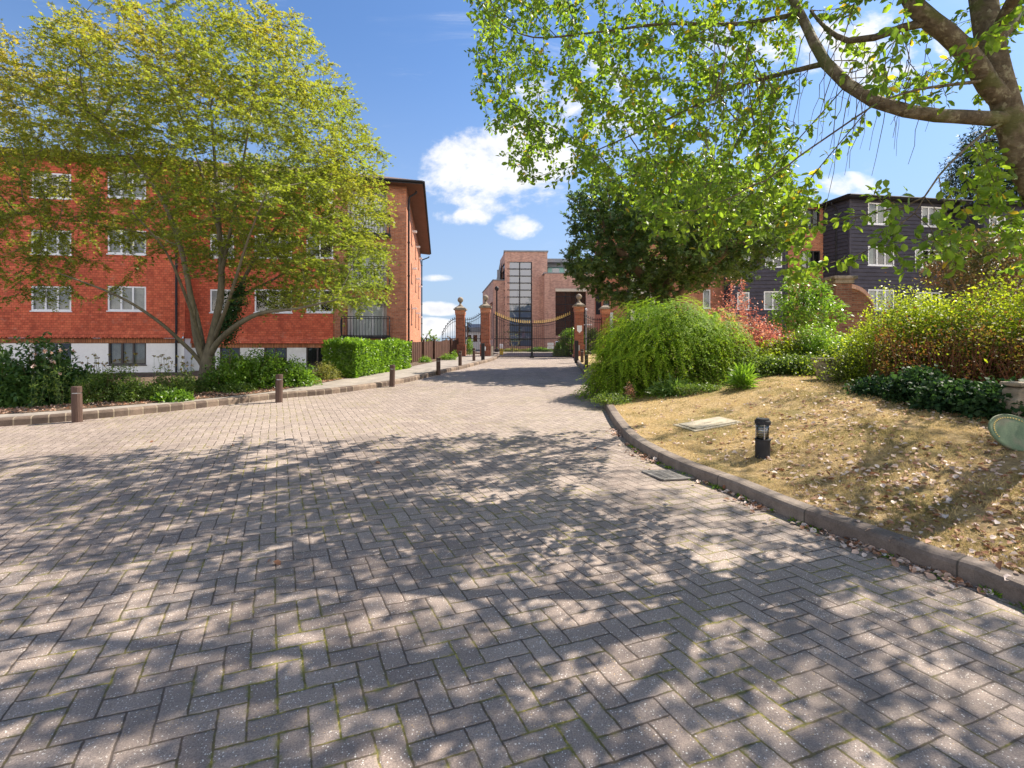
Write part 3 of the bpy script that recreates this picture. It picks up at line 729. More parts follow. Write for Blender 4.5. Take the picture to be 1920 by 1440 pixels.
for R in balR:
    a, b, c, d = R
    window(T1, lbr, (a+.2,b-.2,c+.02,d-.15), M['white_pvc'], 3, off, .06, -.04, 'curtain', sill=False, name='balcony_door')
    # curved iron balcony
    mb = MB(); mb.obox(lb2.O, lb2.U, lb2.N, a-.22, b+.22, c-.13, c, -.85, .42); sl_ = build('balcony_slab', mb, M['black'], T1, off)
    mb = MB(); hgt = 1.0
    for k in range(17):
        u = a-.15+(b-a+.3)*k/16
        pts = [lb2.pt(u,c,.36), lb2.pt(u,c+.2,.50), lb2.pt(u,c+.5,.46), lb2.pt(u,c+hgt,.36)]
        mb.tube(pts, [.011]*4, 5)
    for z_, dd in ((c+.03,.37),(c+hgt,.36),(c+.9,.375)): mb.tube([lb2.pt(a-.17,z_,dd), lb2.pt(b+.17,z_,dd)], [.02,.02], 6)
    for u in (a-.17, b+.17):
        for k in range(5):
            dd = .36-k*.16
            mb.tube([lb2.pt(u,c,dd), lb2.pt(u,c+hgt,dd)], [.011]*2, 5)
        mb.tube([lb2.pt(u,c+hgt,.36), lb2.pt(u,c+hgt,-.3)], [.02]*2, 6)
        ring = [lb2.pt(u,c+.5+.36*sin(q),.42+.30*cos(q)*.5) for q in np.linspace(0,2*pi,15)]
        mb.tube(ring, [.018]*15, 5, cap=False)
    build('balcony_railing', mb, M['black'], T1, off)
# right-hand flank, sunlit, running away towards the gates
FA = Vector(lb2.pt(LB2,0,0)); 
far = W(789, HY, 46); sw = Wall((FA.x,FA.y), (far.x-FA.x, far.y-FA.y)); SWL = math.hypot(far.x-FA.x, far.y-FA.y)
sh = []; 
for vz in (2.7, 5.3, 7.7):
    for uu in (4.4, 9.5, 14.5): sh.append((uu, uu+.85, vz, vz+1.25))
mb = MB(); wall_mesh(mb, sw, 0, SWL, GZ, EAVE, sh); build('brick_wall', mb, M['brick_side'], T1, off)
for R in sh:
    window(T1, sw, R, M['brown_frame'], 1, off, .06, .04, 'interior')
mb = MB()
for R in sh[:]: mb.obox(sw.O, sw.U, sw.N, R[0]+1.3, R[0]+1.55, R[2]+1.0, R[2]+1.12, .0, .28)
build('wall_light', mb, M['white_pvc'], T1, off)
pipe(T1, sw, .35, GZ, EAVE-.15, .10, .055, off=off, bend=.5)
pipe(T1, sw, SWL-.25, GZ, EAVE-.3, .10, .055, off=off, bend=.75)
# low pitched roof with deep eaves
mb = MB(); EO = .62; zt = EAVE+2.1
def eave_pts(dz, o):
    return [lb.pt(-.3,EAVE+dz,o), lb.pt(LBW+o*.6,EAVE+dz,o), Vector(lb2.pt(o*.6-.02,EAVE+dz,o)), None]
c0 = Vector(lb.pt(0,0,EO)); c1 = Vector(lb.pt(LBW+.35,0,EO)); c1b = Vector(lb.pt(LBW+.35,0,EO-.75)); 
c2 = Vector(lb2.pt(LB2+.85,0,EO)); c3 = Vector(sw.pt(SWL+.4,0,.85)); bw = 11.0
bk = Vector((lb.N[0],lb.N[1],0))*-bw
ring = [c0, c1, c1b, c2, c3, c3+Vector((-9,-1,0)), Vector(lb.pt(0,0,-bw-EO))]
rdg0 = Vector(lb.pt(0,0,-bw/2)); rdg1 = Vector(lb2.pt(LB2-5,0,-bw/2+1)); rdg2 = Vector(sw.pt(SWL-4.5,0,-5))
def at(v, z): return (v.x, v.y, z)
for a_, b_, p_, q_ in ((c0,c1,rdg0,rdg0.lerp(rdg1,.55)),(c1b,c2,rdg0.lerp(rdg1,.55),rdg1),):
    L_ = (b_-a_).length; mb.quad(at(a_,EAVE+.12), at(b_,EAVE+.12), at(q_,zt), at(p_,zt), [(0,0),(L_,0),(L_,5.5),(0,5.5)])
mb.quad(at(c2,EAVE+.12), at(c3,EAVE+.12), at(rdg2,zt), at(rdg1,zt), [(0,0),(20,0),(20,5),(0,5)])
mb.quad(at(c1,EAVE+.12), at(c1b,EAVE+.12), at(rdg0.lerp(rdg1,.55),zt), at(rdg0.lerp(rdg1,.55),zt-.01))
roof = build('roof', mb, M['roof'], T1, off)
mb = MB()
inn = [Vector(lb.pt(0,0,0)), Vector(lb.pt(LBW,0,0)), Vector(lb2.pt(0,0,0)), Vector(lb2.pt(LB2,0,0)), Vector(sw.pt(SWL,0,0))]
for (a_, b_, p_, q_) in ((c0,c1,inn[0],inn[1]),(c1b,c2,inn[2],inn[3]),(c2,c3,inn[3],inn[4])):
    mb.quad(at(p_,EAVE-.05), at(q_,EAVE-.05), at(b_,EAVE-.05), at(a_,EAVE-.05))
mb.quad(at(inn[1],EAVE-.052), at(c1,EAVE-.052), at(c1b,EAVE-.052), at(inn[2],EAVE-.052))
build('soffit', mb, M['soffit'], T1, off)
mb = MB()
for a_, b_ in ((c0,c1),(c1,c1b),(c1b,c2),(c2,c3)):
    d_ = (b_-a_).normalized(); n_ = Vector((d_.y,-d_.x,0))
    mb.tube([at(a_+n_*.05,EAVE+.06), at(b_+n_*.05,EAVE+.06)], [.06,.06], 8)
    mb.add([at(a_,EAVE-.06), at(b_,EAVE-.06), at(b_,EAVE+.13), at(a_,EAVE+.13)], [[0,1,2,3]])
build('gutter', mb, M['black'], T1, off)

# ================================================================== office building beyond the gates
YO = 52.0
GO = base_z(40)
def office():
    X = lambda px, Y=YO: (px-960)/F*Y
    Z = lambda py, Y=YO: EYE+(HY-py)/F*Y
    off = (X(984), YO, GO)
    T = thing('office_building', 'modern pink brick office tower with a corner of blue glass, standing beyond the gates', 'building', off)
    fr = Wall((X(946.5), YO), (1, .035))
    ul = Wall((X(946.5)-.10, YO+7.0), (.10, -7.0))             # left flank of the tower (seen edge-on)
    sidev = W(937.5, HY, YO+5.5); ul = Wall((sidev.x, sidev.y), (X(946.5)-sidev.x, YO-sidev.y)); ULL = math.hypot(X(946.5)-sidev.x, YO-sidev.y)
    g = fr.rect(947, 491, 997.5, 655); TW = fr.uv(1026.3, 500)[0]; TT = fr.uv(947, 472)[1]
    g = (0.0, g[1], GO+.5, g[3])
    mb = MB(); wall_mesh(mb, fr, 0, TW, GO, TT, [g], .5)
    rt = W(1026.3, HY, YO); 
    e = fr.pt(TW,0,0); mb.quad((e[0],e[1],GO),(e[0]+.2,e[1]+9,GO),(e[0]+.2,e[1]+9,TT),(e[0],e[1],TT),[(0,GO),(9,GO),(9,TT),(0,TT)])
    # flank above and behind the glass wrap
    wall_mesh(mb, ul, 0, ULL, GO, TT, [(ULL*.42, ULL, g[2], g[3])], .5)
    tw = build('tower_wall', mb, M['brick_pale'], T, off)
    mb = MB(); mb.obox(fr.O, fr.U, fr.N, -.12, TW+.1, TT, TT+.14, -7, .1); build('coping', mb, M['grey_metal'], tw, off)
    # curtain wall glass
    nrow = 12; gh_ = (g[3]-g[2])/nrow
    gb = MB(); fb = MB()
    um = fr.uv(974.4, 600)[0]
    gb.quad(fr.pt(0,g[2],-.1), fr.pt(g[1],g[2],-.1), fr.pt(g[1],g[3],-.1), fr.pt(0,g[3],-.1))
    gb.quad(ul.pt(ULL*.42,g[2],-.1), ul.pt(ULL-.05,g[2],-.1), ul.pt(ULL-.05,g[3],-.1), ul.pt(ULL*.42,g[3],-.1))
    for k in range(nrow+1):
        z = g[2]+k*gh_
        fb.obox(fr.O, fr.U, fr.N, -.02, g[1], z-.045, z+.045, -.14, -.02)
        fb.obox(ul.O, ul.U, ul.N, ULL*.42, ULL-.02, z-.045, z+.045, -.14, -.02)
    for u in (um, g[1]-.05): fb.obox(fr.O, fr.U, fr.N, u-.05, u+.05, g[2], g[3], -.13, -.01)
    cw = build('glass_corner', gb, M['glass_blue'], T, off); build('glazing_bars', fb, M['black'], cw, off)
    # lower block to the right, a little proud
    lo = Wall((X(1021, YO-1.2), YO-1.2), (1, .03)); r2 = lo.rect(1021, 513, 1132, 660)
    hz = lo.rect(1041.5, 541, 1099, 629.5); hd = lo.rect(1041.5, 640, 1053, 662); hd = (hd[0], hd[1], GO+.02, hd[3])
    mb = MB(); wall_mesh(mb, lo, 0, r2[1], GO, r2[3], [hz, hd], .35)
    a = lo.pt(0,0,0); mb.quad((a[0]-.02,a[1]+3,GO),(a[0],a[1],GO),(a[0],a[1],r2[3]),(a[0]-.02,a[1]+3,r2[3]),[(0,GO),(3,GO),(3,r2[3]),(0,r2[3])])
    lw_ = build('lower_wall', mb, M['brick_pale'], T, off)
    mb = MB(); mb.obox(lo.O, lo.U, lo.N, -.1, r2[1]+.1, r2[3], r2[3]+.1, -8, .08); build('coping', mb, M['grey_metal'], lw_, off)
    gb = MB(); fb = MB()
    gb.quad(lo.pt(hz[0],hz[2],-.3), lo.pt(hz[1],hz[2],-.3), lo.pt(hz[1],hz[3],-.3), lo.pt(hz[0],hz[3],-.3))
    for k in range(7):
        z = hz[2]+(hz[3]-hz[2])*k/6; fb.obox(lo.O, lo.U, lo.N, hz[0], hz[1], z-.035, z+.035, -.33, -.25)
    for k in range(4):
        u = hz[0]+(hz[1]-hz[0])*k/3; fb.obox(lo.O, lo.U, lo.N, u-.03, u+.03, hz[2], hz[3], -.32, -.26)
    w2 = build('window', gb, M['glass_dark'], T, off); build('frame', fb, M['black'], w2, off)
    mb = MB(); mb.obox(lo.O, lo.U, lo.N, hz[0]-.02, hz[1]+.02, hz[3]-.3, hz[3]-.02, -.28, .12); build('lintel', mb, M['cream'], w2, off)
    mb = MB(); mb.obox(lo.O, lo.U, lo.N, hd[0]+.05, hd[1]-.05, hd[2], hd[3]-.05, -.3, -.2); build('door', mb, M['black'], T, off)
    # set back penthouse storey
    ph = Wall((X(1026.8, YO+3), YO+3), (1, .03)); p = ph.rect(1027, 502, 1200, 516)
    mb = MB(); wall_mesh(mb, ph, 0, p[1], p[2]-.4, p[3]+.1, []); pw_ = build('penthouse_wall', mb, M['teal'], T, off)
    mb = MB()
    for k in range(6):
        u = .5+k*1.35; mb.obox(ph.O, ph.U, ph.N, u, u+.8, p[2]+.12, p[3]-.1, .01, .04)
    build('window', mb, M['glass_blue'], T, off)
    mb = MB(); zr = ph.uv(1027,502)[1]
    mb.obox(ph.O, ph.U, ph.N, -.2, p[1]+.3, zr+.04, zr+.42, -6, .4); mb.obox(ph.O, ph.U, ph.N, -.3, p[1]+.5, zr+.42, zr+.80, -6.5, 1.3)
    build('flat_roof', mb, M['grey_metal'], T, off)
    # lower wing to the left
    lf = Wall((X(925, YO+1.0), YO+1.0), (1, .03)); q = lf.rect(925, 526, 947, 660)
    fl = W(905, HY, YO+14); sf = Wall((fl.x, fl.y), (lf.O[0]-fl.x, lf.O[1]-fl.y)); SFL = math.hypot(lf.O[0]-fl.x, lf.O[1]-fl.y)
    gs = (SFL*.72, SFL*.96, GO+1.2, q[3]-2.2)
    mb = MB(); wall_mesh(mb, lf, 0, q[1], GO, q[3], []); wall_mesh(mb, sf, 0, SFL, GO, q[3], [gs, (SFL*.35,SFL*.6,GO+1.2,q[3]-2.4)], .3)
    wg = build('wing_wall', mb, M['brick_pale'], T, off)
    mb = MB(); mb.quad(sf.pt(gs[0],gs[2],-.28), sf.pt(gs[1],gs[2],-.28), sf.pt(gs[1],gs[3],-.28), sf.pt(gs[0],gs[3],-.28))
    mb.quad(sf.pt(SFL*.35,GO+1.2,-.28), sf.pt(SFL*.6,GO+1.2,-.28), sf.pt(SFL*.6,q[3]-2.4,-.28), sf.pt(SFL*.35,q[3]-2.4,-.28))
    build('window', mb, M['glass_blue'], T, off)
    mb = MB(); mb.obox(lf.O, lf.U, lf.N, -.1, q[1], q[3], q[3]+.1, -6, .08); mb.obox(sf.O, sf.U, sf.N, 0, SFL, q[3]+.002, q[3]+.12, -3, .08); build('coping', mb, M['grey_metal'], wg, off)
    mb = MB(); mb.add([(X(930,YO+3),YO+3,q[3]+.1),(X(938,YO+3),YO+3,q[3]+.1),(X(938,YO+3),YO+3,q[3]+2.4),(X(931,YO+9),YO+9,q[3]+.6)],[[0,1,2,3]]); 
    mb.box(X(933,YO+4), X(938.5,YO+4), YO+2, YO+7, q[3]+.05, q[3]+1.3); build('stair_roof', mb, M['grey_metal'], T, off)
office()

# ================================================================== black weatherboarded block, right
def right_block():
    c = W(1593, HY, 30.0); far = W(1800, HY, 30.0*(6700-1593)/(6700-1800))
    fr = Wall((c.x,c.y), (far.x-c.x, far.y-c.y)); FL = fr.uv(1790,400)[0]
    off = (c.x, c.y, 0)
    T = thing('weatherboarded_flats', 'three storey flats of black weatherboard bays and orange brick, behind the shrubs on the right', 'building', off)
    gz = .2; ez = fr.uv(1593, 372)[1]
    hs = []
    for (x0,y0,x1,y1,pn) in [(1627,381,1676,421,3),(1727,388,1766,425,3),(1627,462,1676,498,3),(1715,468,1756,502,3),(1627,543,1676,582,3),(1718,548,1762,584,3)]:
        hs.append((fr.rect(x0,y0,x1,y1), pn))
    mb = MB(); wall_mesh(mb, fr, 0, FL, gz, ez, [h[0] for h in hs], .1, boards=.235)
    # return to the brick wall behind, board by board
    side = Wall((c.x+fr.N[0]*-1.75-.22, c.y+fr.N[1]*-1.75), (-fr.N[0]*-1.75+.22, -fr.N[1]*-1.75)); SL = math.hypot(1.75,.22)
    wall_mesh(mb, side, 0, SL, gz, ez, [], boards=.235)
    e = fr.pt(FL,0,0); sd2 = Wall((e[0],e[1]), (-fr.N[0]*1.6,-fr.N[1]*1.6)); wall_mesh(mb, sd2, 0, 1.6, gz, ez, [], boards=.235)
    for w_, u_, z_ in ((fr,0,ez),(fr,FL,ez)): mb.obox(w_.O, w_.U, w_.N, u_-.07, u_+.06, gz, z_-.06, -.08, .068)
    build('boarded_wall', mb, M['clad'], T, off)
    for R, pn in hs: window(T, fr, R, M['white_pvc'], pn, off, .07, -.01, random.choice(['curtain','curtain_g']))
    pipe(T, side, SL*.55, gz, ez-.05, .09, .045, off=off, bend=.45)
    # brick length behind, to the left
    bo = side.pt(0,0,0); bl = W(1471, HY, 31.6); br = Wall((bl.x,bl.y), (bo[0]-bl.x, bo[1]-bl.y)); BL = math.hypot(bo[0]-bl.x, bo[1]-bl.y)
    hs2 = [br.rect(1502,470,1538,505), br.rect(1500,392,1537,428), br.rect(1502,545,1538,582)]
    mb = MB(); wall_mesh(mb, br, 0, BL, gz, ez, hs2); build('brick_wall', mb, M['brick_o'], T, off)
    for R in hs2: window(T, br, R, M['brown_frame'], 3, off, .06, .03, 'curtain')
    # second boarded bay, further left
    b2r = W(1472, HY, 30.3); b2l = W(1372, HY, 30.6); wb = Wall((b2l.x,b2l.y), (b2r.x-b2l.x, b2r.y-b2l.y)); WB = math.hypot(b2r.x-b2l.x,b2r.y-b2l.y)
    hs3 = [(wb.rect(1432,546,1466,581),2),(wb.rect(1382,548,1405,581),1),(wb.rect(1434,472,1466,502),2),(wb.rect(1382,472,1405,502),1),(wb.rect(1434,395,1466,430),2),(wb.rect(1382,395,1405,430),1)]
    mb = MB(); wall_mesh(mb, wb, 0, WB, gz, ez, [h[0] for h in hs3], .1, boards=.235)
    s3 = Wall((b2r.x,b2r.y), (-wb.N[0]*1.4,-wb.N[1]*1.4)); wall_mesh(mb, s3, 0, 1.4, gz, ez, [], boards=.235)
    s4 = Wall((b2l.x-wb.N[0]*1.4,b2l.y-wb.N[1]*1.4), (wb.N[0]*1.4,wb.N[1]*1.4)); wall_mesh(mb, s4, 0, 1.4, gz, ez, [], boards=.235)
    for u_ in (0, WB): mb.obox(wb.O, wb.U, wb.N, u_-.06, u_+.06, gz, ez-.06, -.08, .068)
    build('boarded_wall', mb, M['clad'], T, off)
    for R, pn in hs3: window(T, wb, R, M['white_pvc'], pn, off, .07, -.01, 'curtain_g')
    # brick, then a cream bay with a tall dark window, then brick again
    k0 = W(1128, HY, 34.0); k1 = W(1374, HY, 31.9); wk = Wall((k0.x,k0.y),(k1.x-k0.x,k1.y-k0.y)); KL = math.hypot(k1.x-k0.x,k1.y-k0.y)
    hk = [wk.rect(1318,543,1332,578), wk.rect(1131,563,1143,578), wk.rect(1131,480,1143,505), wk.rect(1318,465,1340,500)]
    mb = MB(); wall_mesh(mb, wk, 0, KL, gz, ez, hk); 
    wall_mesh(mb, Wall((k0.x+1.2,k0.y+10),(-1.2,-10)), 0, 10.07, gz, ez, []); build('brick_wall', mb, M['brick_o'], T, off)
    for R in hk: window(T, wk, R, M['white_pvc'] if R[0] > 5 else M['brown_frame'], 1, off, .07, .03, 'curtain')
    cb0 = wk.uv(1183,570)[0]; cb1 = wk.uv(1233,570)[0]
    mb = MB(); wz = wk.rect(1191,553,1219,588); wc = Wall(wk.pt(0,0,.7)[:2], wk.U)
    wall_mesh(mb, wc, cb0, cb1, gz, wk.uv(1200,500)[1], [wz], .1)
    for u_ in (cb0, cb1):
        a_, b_ = wc.pt(u_,0,0), wc.pt(u_,0,-.7)
        mb.quad((a_[0],a_[1],gz),(b_[0],b_[1],gz),(b_[0],b_[1],wk.uv(1200,500)[1]),(a_[0],a_[1],wk.uv(1200,500)[1]))
    zc = wk.uv(1200,500)[1]; mb.quad(wc.pt(cb0,zc,0),wc.pt(cb1,zc,0),wc.pt(cb1,zc,-.7),wc.pt(cb0,zc,-.7))
    build('cream_bay', mb, M['cream'], T, off)
    window(T, wc, wz, M['brown_frame'], 1, off, .09, .02, 'interior', 'glass_blue', sill=False)
    mb = MB(); w0 = wk.uv(1144,600)[0]; w1 = wk.uv(1150,600)[0]; wall_mesh(mb, Wall(wk.pt(0,0,.15)[:2],wk.U), w0, w1, gz, 3.6, [], boards=.235); build('white_boards', mb, M['white_clad'], T, off)
    # far right: brick then another boarded bay
    e0 = sd2.pt(1.6,0,0); e1 = W(1846, HY, 31.4); w5 = Wall((e0[0],e0[1]),(e1.x-e0[0],e1.y-e0[1])); L5 = math.hypot(e1.x-e0[0],e1.y-e0[1])
    mb = MB(); R5 = w5.rect(1795,398,1812,425); wall_mesh(mb, w5, 0, L5, gz, ez-.5, [R5]); build('brick_wall', mb, M['brick_o'], T, off)
    window(T, w5, R5, M['brown_frame'], 1, off, .06, .03, 'interior')
    f0 = W(1844, HY, 29.4); f1 = W(2080, HY, 30.4); w6 = Wall((f0.x,f0.y),(f1.x-f0.x,f1.y-f0.y)); L6 = math.hypot(f1.x-f0.x,f1.y-f0.y)
    h6 = [(w6.rect(1854,406,1885,446),2),(w6.rect(1855,484,1886,522),2),(w6.rect(1910,410,1945,448),2),(w6.rect(1912,486,1945,524),2)]
    mb = MB(); wall_mesh(mb, w6, 0, L6, gz, ez-.55, [h[0] for h in h6], .1, boards=.235)
    s6 = Wall((f0.x-w6.N[0]*1.7,f0.y-w6.N[1]*1.7),(w6.N[0]*1.7,w6.N[1]*1.7)); wall_mesh(mb, s6, 0, 1.7, gz, ez-.55, [], boards=.235)
    mb.obox(w6.O, w6.U, w6.N, -.06, .06, gz, ez-.62, -.08, .068)
    build('boarded_wall', mb, M['clad'], T, off)
    for R, pn in h6: window(T, w6, R, M['white_pvc'], pn, off, .07, -.01, 'curtain_g')
    # roofs
    mb = MB(); go = MB()
    def hip(P, z, oh, rise, depth, wl, L, left=True, right=True):
        a = Vector(wl.pt(-oh,0,oh)); b = Vector(wl.pt(L+oh,0,oh)); c_ = Vector(wl.pt(L+oh,0,-depth)); d_ = Vector(wl.pt(-oh,0,-depth))
        r0 = Vector(wl.pt(min(L/2,depth/2),0,-depth/2)); r1 = Vector(wl.pt(max(L/2,L-depth/2),0,-depth/2)); zt_ = z+rise
        A = lambda v, zz: (v.x,v.y,zz)
        mb.quad(A(a,z+.1),A(b,z+.1),A(r1,zt_),A(r0,zt_),[(0,0),(L,0),(L-2,4),(2,4)])
        mb.add([A(d_,z+.1),A(a,z+.1),A(r0,zt_)],[[0,1,2]],[[(0,0),(depth,0),(depth/2,4)]])
        mb.add([A(b,z+.1),A(c_,z+.1),A(r1,zt_)],[[0,1,2]],[[(0,0),(depth,0),(depth/2,4)]])
        mb.quad(A(c_,z+.1),A(d_,z+.1),A(r0,zt_),A(r1,zt_))
        go.add([A(a,z-.04),A(b,z-.04),A(c_,z-.04),A(d_,z-.04)],[[3,2,1,0]])
        for p,q in ((a,b),(d_,a),(b,c_)):
            go.add([A(p,z-.04),A(q,z-.04),A(q,z+.105),A(p,z+.105)],[[0,1,2,3]])
            dd = (q-p).normalized(); nn = Vector((dd.y,-dd.x,0))*.05
            go.tube([A(p+nn,z+.05),A(q+nn,z+.05)],[.055,.055],6)
    hip(0, ez, .55, .9, 8, fr, FL); hip(0, ez+.003, .45, .9, 6, wb, WB)
    hip(0, ez-.05, .4, 1.0, 8, br, BL); hip(0, ez-.02, .35, 1.0, 8, wk, KL); hip(0, ez-.54, .5, 1.3, 8, w6, L6); hip(0, ez-.5, .4, 1.2, 8, w5, L5)
    build('roof', mb, M['roof'], T, off); build('gutter', go, M['black'], T, off)
right_block()

# distant pale building behind the left gate, with its slate roof
def far_house():
    Yh = 62.0; X = lambda px: (px-960)/F*Yh; Z = lambda py: EYE+(HY-py)/F*Yh
    T = thing('distant_house', 'distant pale house with a grey roof, seen through the narrow side gate', 'building', (X(888),Yh,GO))
    off = (X(888),Yh,GO); wl = Wall((X(872),Yh),(1,0)); L = X(908)-X(872)
    hs = [(.25+.8*k, .75+.8*k, Z(640), Z(628)) for k in range(3)]
    mb = MB(); wall_mesh(mb, wl, 0, L, GO, Z(622), hs); build('wall', mb, M['white_render'], T, off)
    for h in hs: window(T, wl, h, M['brown_frame'], 1, off, .05, .03, 'interior')
    mb = MB(); mb.box(X(871), X(909), Yh-.3, Yh+5, Z(622), Z(614)); mb.add([(X(873),Yh-.2,Z(614)),(X(907),Yh-.2,Z(614)),(X(905),Yh+2.5,Z(606)),(X(875),Yh+2.5,Z(606))],[[0,1,2,3]])
    build('roof', mb, M['grey_metal'], T, off)
far_house()

# ================================================================== gate piers, gates and railings
YGT = 26.4; zg = base_z(YGT)
def ball_pier(px, w_, top_py, ball, label, Y=YGT, wpx=None, zb=None):
    X = (px-960)/F*Y; zb = H(X, Y) if zb is None else zb; zb = float(zb)
    top = EYE+(HY-top_py)/F*Y-zb
    T = thing('gate_pier', label, 'gate pier', (X,Y,zb), 'brick piers of the gateway')
    h = w_/2; mb = MB()
    mb.box(-h-.045, h+.045, -h-.045, h+.045, -.1, .62); mb.box(-h, h, -h, h, .62, top-.42)
    mb.box(-h-.012, h+.012, -h-.012, h+.012, top*.36, top*.36+.05); mb.box(-h-.012, h+.012, -h-.012, h+.012, top*.60, top*.60+.05)
    build('shaft', mb, M['brick_pier'], T)
    mb = MB(); mb.box(-h-.02, h+.02, -h-.02, h+.02, top-.42, top-.34); mb.box(-h-.03, h+.03, -h-.03, h+.03, top-.34, top-.16)
    build('collar', mb, M['brick_o'], T)
    mb = MB(); mb.box(-h-.10, h+.10, -h-.10, h+.10, top-.16, top-.09); mb.box(-h-.05, h+.05, -h-.05, h+.05, top-.09, top-.05)
    mb.add([(-h-.05,-h-.05,top-.05),(h+.05,-h-.05,top-.05),(h+.05,h+.05,top-.05),(-h-.05,h+.05,top-.05),(-.12,-.12,top+.06),(.12,-.12,top+.06),(.12,.12,top+.06),(-.12,.12,top+.06)],
           [[0,1,5,4],[1,2,6,5],[2,3,7,6],[3,0,4,7],[4,5,6,7]])
    cp = build('cap', mb, M['stone'], T)
    if ball:
        mb = MB(); prof = [(.13,0),(.13,.03),(.07,.07),(.055,.14),(.075,.20)]
        R = .155; prof += [(R*sin(a), .20+R-.02-R*cos(a)) for a in np.linspace(.5, pi-.02, 12)]
        mb.lathe(prof, (0,0,top+.055), 20); build('ball_finial', mb, M['stone'], T, smooth=True)
    return T, top
ball_pier(863.3, .47, 576, True, 'ball-topped brick pier nearest the brown timber fence')
ball_pier(910.3, .47, 572, True, 'ball-topped brick pier hinging the left leaf of the main gates')
pr, ptop = ball_pier(1085.4, .45, 570, True, 'ball-topped brick pier with a white shield plate, right of the gates')
ball_pier(1134.8, .42, 575, False, 'right-hand brick pier half hidden by the tree, without a ball', Y=27.2)
def sub_box(name, T, b, m, bevel=.008):
    mb = MB(); mb.box(*b); return build(name, mb, m, T, bevel=bevel)
mb = MB(); mb.add([(-.13,-.245,1.62),(.13,-.245,1.62),(.13,-.245,1.34),(.07,-.245,1.29),(0,-.245,1.22),(-.07,-.245,1.29),(-.13,-.245,1.34)]+[(-.13,-.226,1.62),(.13,-.226,1.62),(.13,-.226,1.34),(.07,-.226,1.29),(0,-.226,1.22),(-.07,-.226,1.29),(-.13,-.226,1.34)],
      [[0,6,5,4,3,2,1],[7,8,9,10,11,12,13]]+[[i,(i+1)%7,(i+1)%7+7,i+7] for i in range(7)])
build('shield_plate', mb, M['sign'], pr)
def entry_post(px, base_py, top_py, w_, label, keypad=False, nm='entry_post'):
    p = bed_pt(px, base_py); z0 = float(H(p[0], p[1])); hh = (base_py-top_py)/F*p[1]
    T = thing(nm, label, 'post', (p[0],p[1],z0))
    mb = MB(); mb.box(-w_/2, w_/2, -w_/2, w_/2, -.05, hh); build('column', mb, M['black'], T, bevel=.01)
    sub_box('reader', T, (w_/2, w_/2+.05, -.05, .05, hh*.55, hh*.8), M['steel'])
    return T
entry_post(905.5, 675, 643.5, .16, 'tall black entry post in front of the left gate pier')
entry_post(1081, 676, 634, .16, 'tall black entry post at the foot of the right gate pier')

def gate_leaf(x0, x1, ylow_side, n, label, gold=True, zt0=None, zt1=None, sag=0.0, zb=.02, dog=True, name='gate_leaf', Y0=YGT, Y1=YGT, cat='gate', group=None, rail=None):
    X0, X1 = (x0-960)/F*Y0, (x1-960)/F*Y1; z0 = base_z((Y0+Y1)/2)
    T = thing(name, label, cat, (X0, Y0, z0), group)
    L = math.hypot(X1-X0, Y1-Y0); a = math.atan2(Y1-Y0, X1-X0); T.rotation_euler = (0,0,a)
    zA = EYE+(HY-zt0)/F*Y0-z0; zB_ = EYE+(HY-zt1)/F*Y1-z0
    zt = lambda s: zA+(zB_-zA)*s - sag*4*s*(1-s)
    fr = MB(); ba = MB(); fi = MB()
    for k in range(n+1):
        s = k/n; x = L*s; r = .011 if 0 < k < n else .022
        if zt(s) < .3: continue
        (fr if k in (0, n) else ba).tube([(x,0,zb),(x,0,zt(s))], [r,r], 6)
        q = zt(s); prof = [(.008,0),(.026,.015),(.026,.03),(.012,.045),(.026,.085),(.003,.185)] if gold else [(.006,0),(.018,.02),(.022,.05),(.002,.11)]
        if 0 < k < n or not gold: fi.lathe(prof, (x,0,q), 7)
        if dog and k < n: ba.tube([(x+L/n/2,0,zb),(x+L/n/2,0,.42)], [.009,.009], 5)
    for zz, rr in ((zb+.03,.028),(.42,.016),(rail or 1.02,.02)): fr.tube([(0,0,zz),(L,0,zz)], [rr,rr], 6)
    m_ = 14; fr.tube([(L*i/m_,0,zt(i/m_)-.02) for i in range(m_+1)], [.019]*(m_+1), 6)
    fr.tube([(L*i/m_,0,zt(i/m_)-.16) for i in range(m_+1)], [.012]*(m_+1), 6)
    f = build('frame', fr, M['black'], T); build('bars', ba, M['black'], T)
    if fi.v: build('spearheads', fi, M['gold'] if gold else M['black'], T, smooth=False)
    return T, L
gl, _l = gate_leaf(926, 996.6, 0, 20, 'left leaf of the black main gates, its gold spearheads sweeping down', zt0=588, zt1=606, sag=.16, group='main entrance gates')
gr, GL = gate_leaf(998, 1072, 0, 20, 'right leaf of the black main gates, carrying two white notices', zt0=606, zt1=588, sag=.16, group='main entrance gates')
for k, z_ in enumerate((.66, .49)):
    mb = MB(); mb.box(GL*.385, GL*.54, -.05, -.03, z_, z_+.14); nt = build('notice', mb, M['sign'], gr)
    mb = MB()
    for j in range(3): mb.box(GL*.40, GL*(.52-.03*(j%2)), -.0535, -.051, z_+.03+.034*j, z_+.042+.034*j)
    build('text_line', mb, M['iron'], nt)
gate_leaf(872.5, 901.5, 0, 8, 'narrow black footway gate between the two left ball-topped piers', gold=False, zt0=599, zt1=587, sag=.10, name='side_gate', dog=False)
gate_leaf(829, 855, 0, 8, 'black arched railing dropping behind the brown timber fence', gold=False, zt0=624, zt1=597, sag=-.18, name='railing', cat='railing', dog=False, Y0=26.9, Y1=26.5)
gate_leaf(1093.5, 1127, 0, 10, 'black railing sweeping down between the two right piers', gold=False, zt0=588, zt1=598, sag=.14, name='railing', cat='railing', dog=False, Y1=27.2)
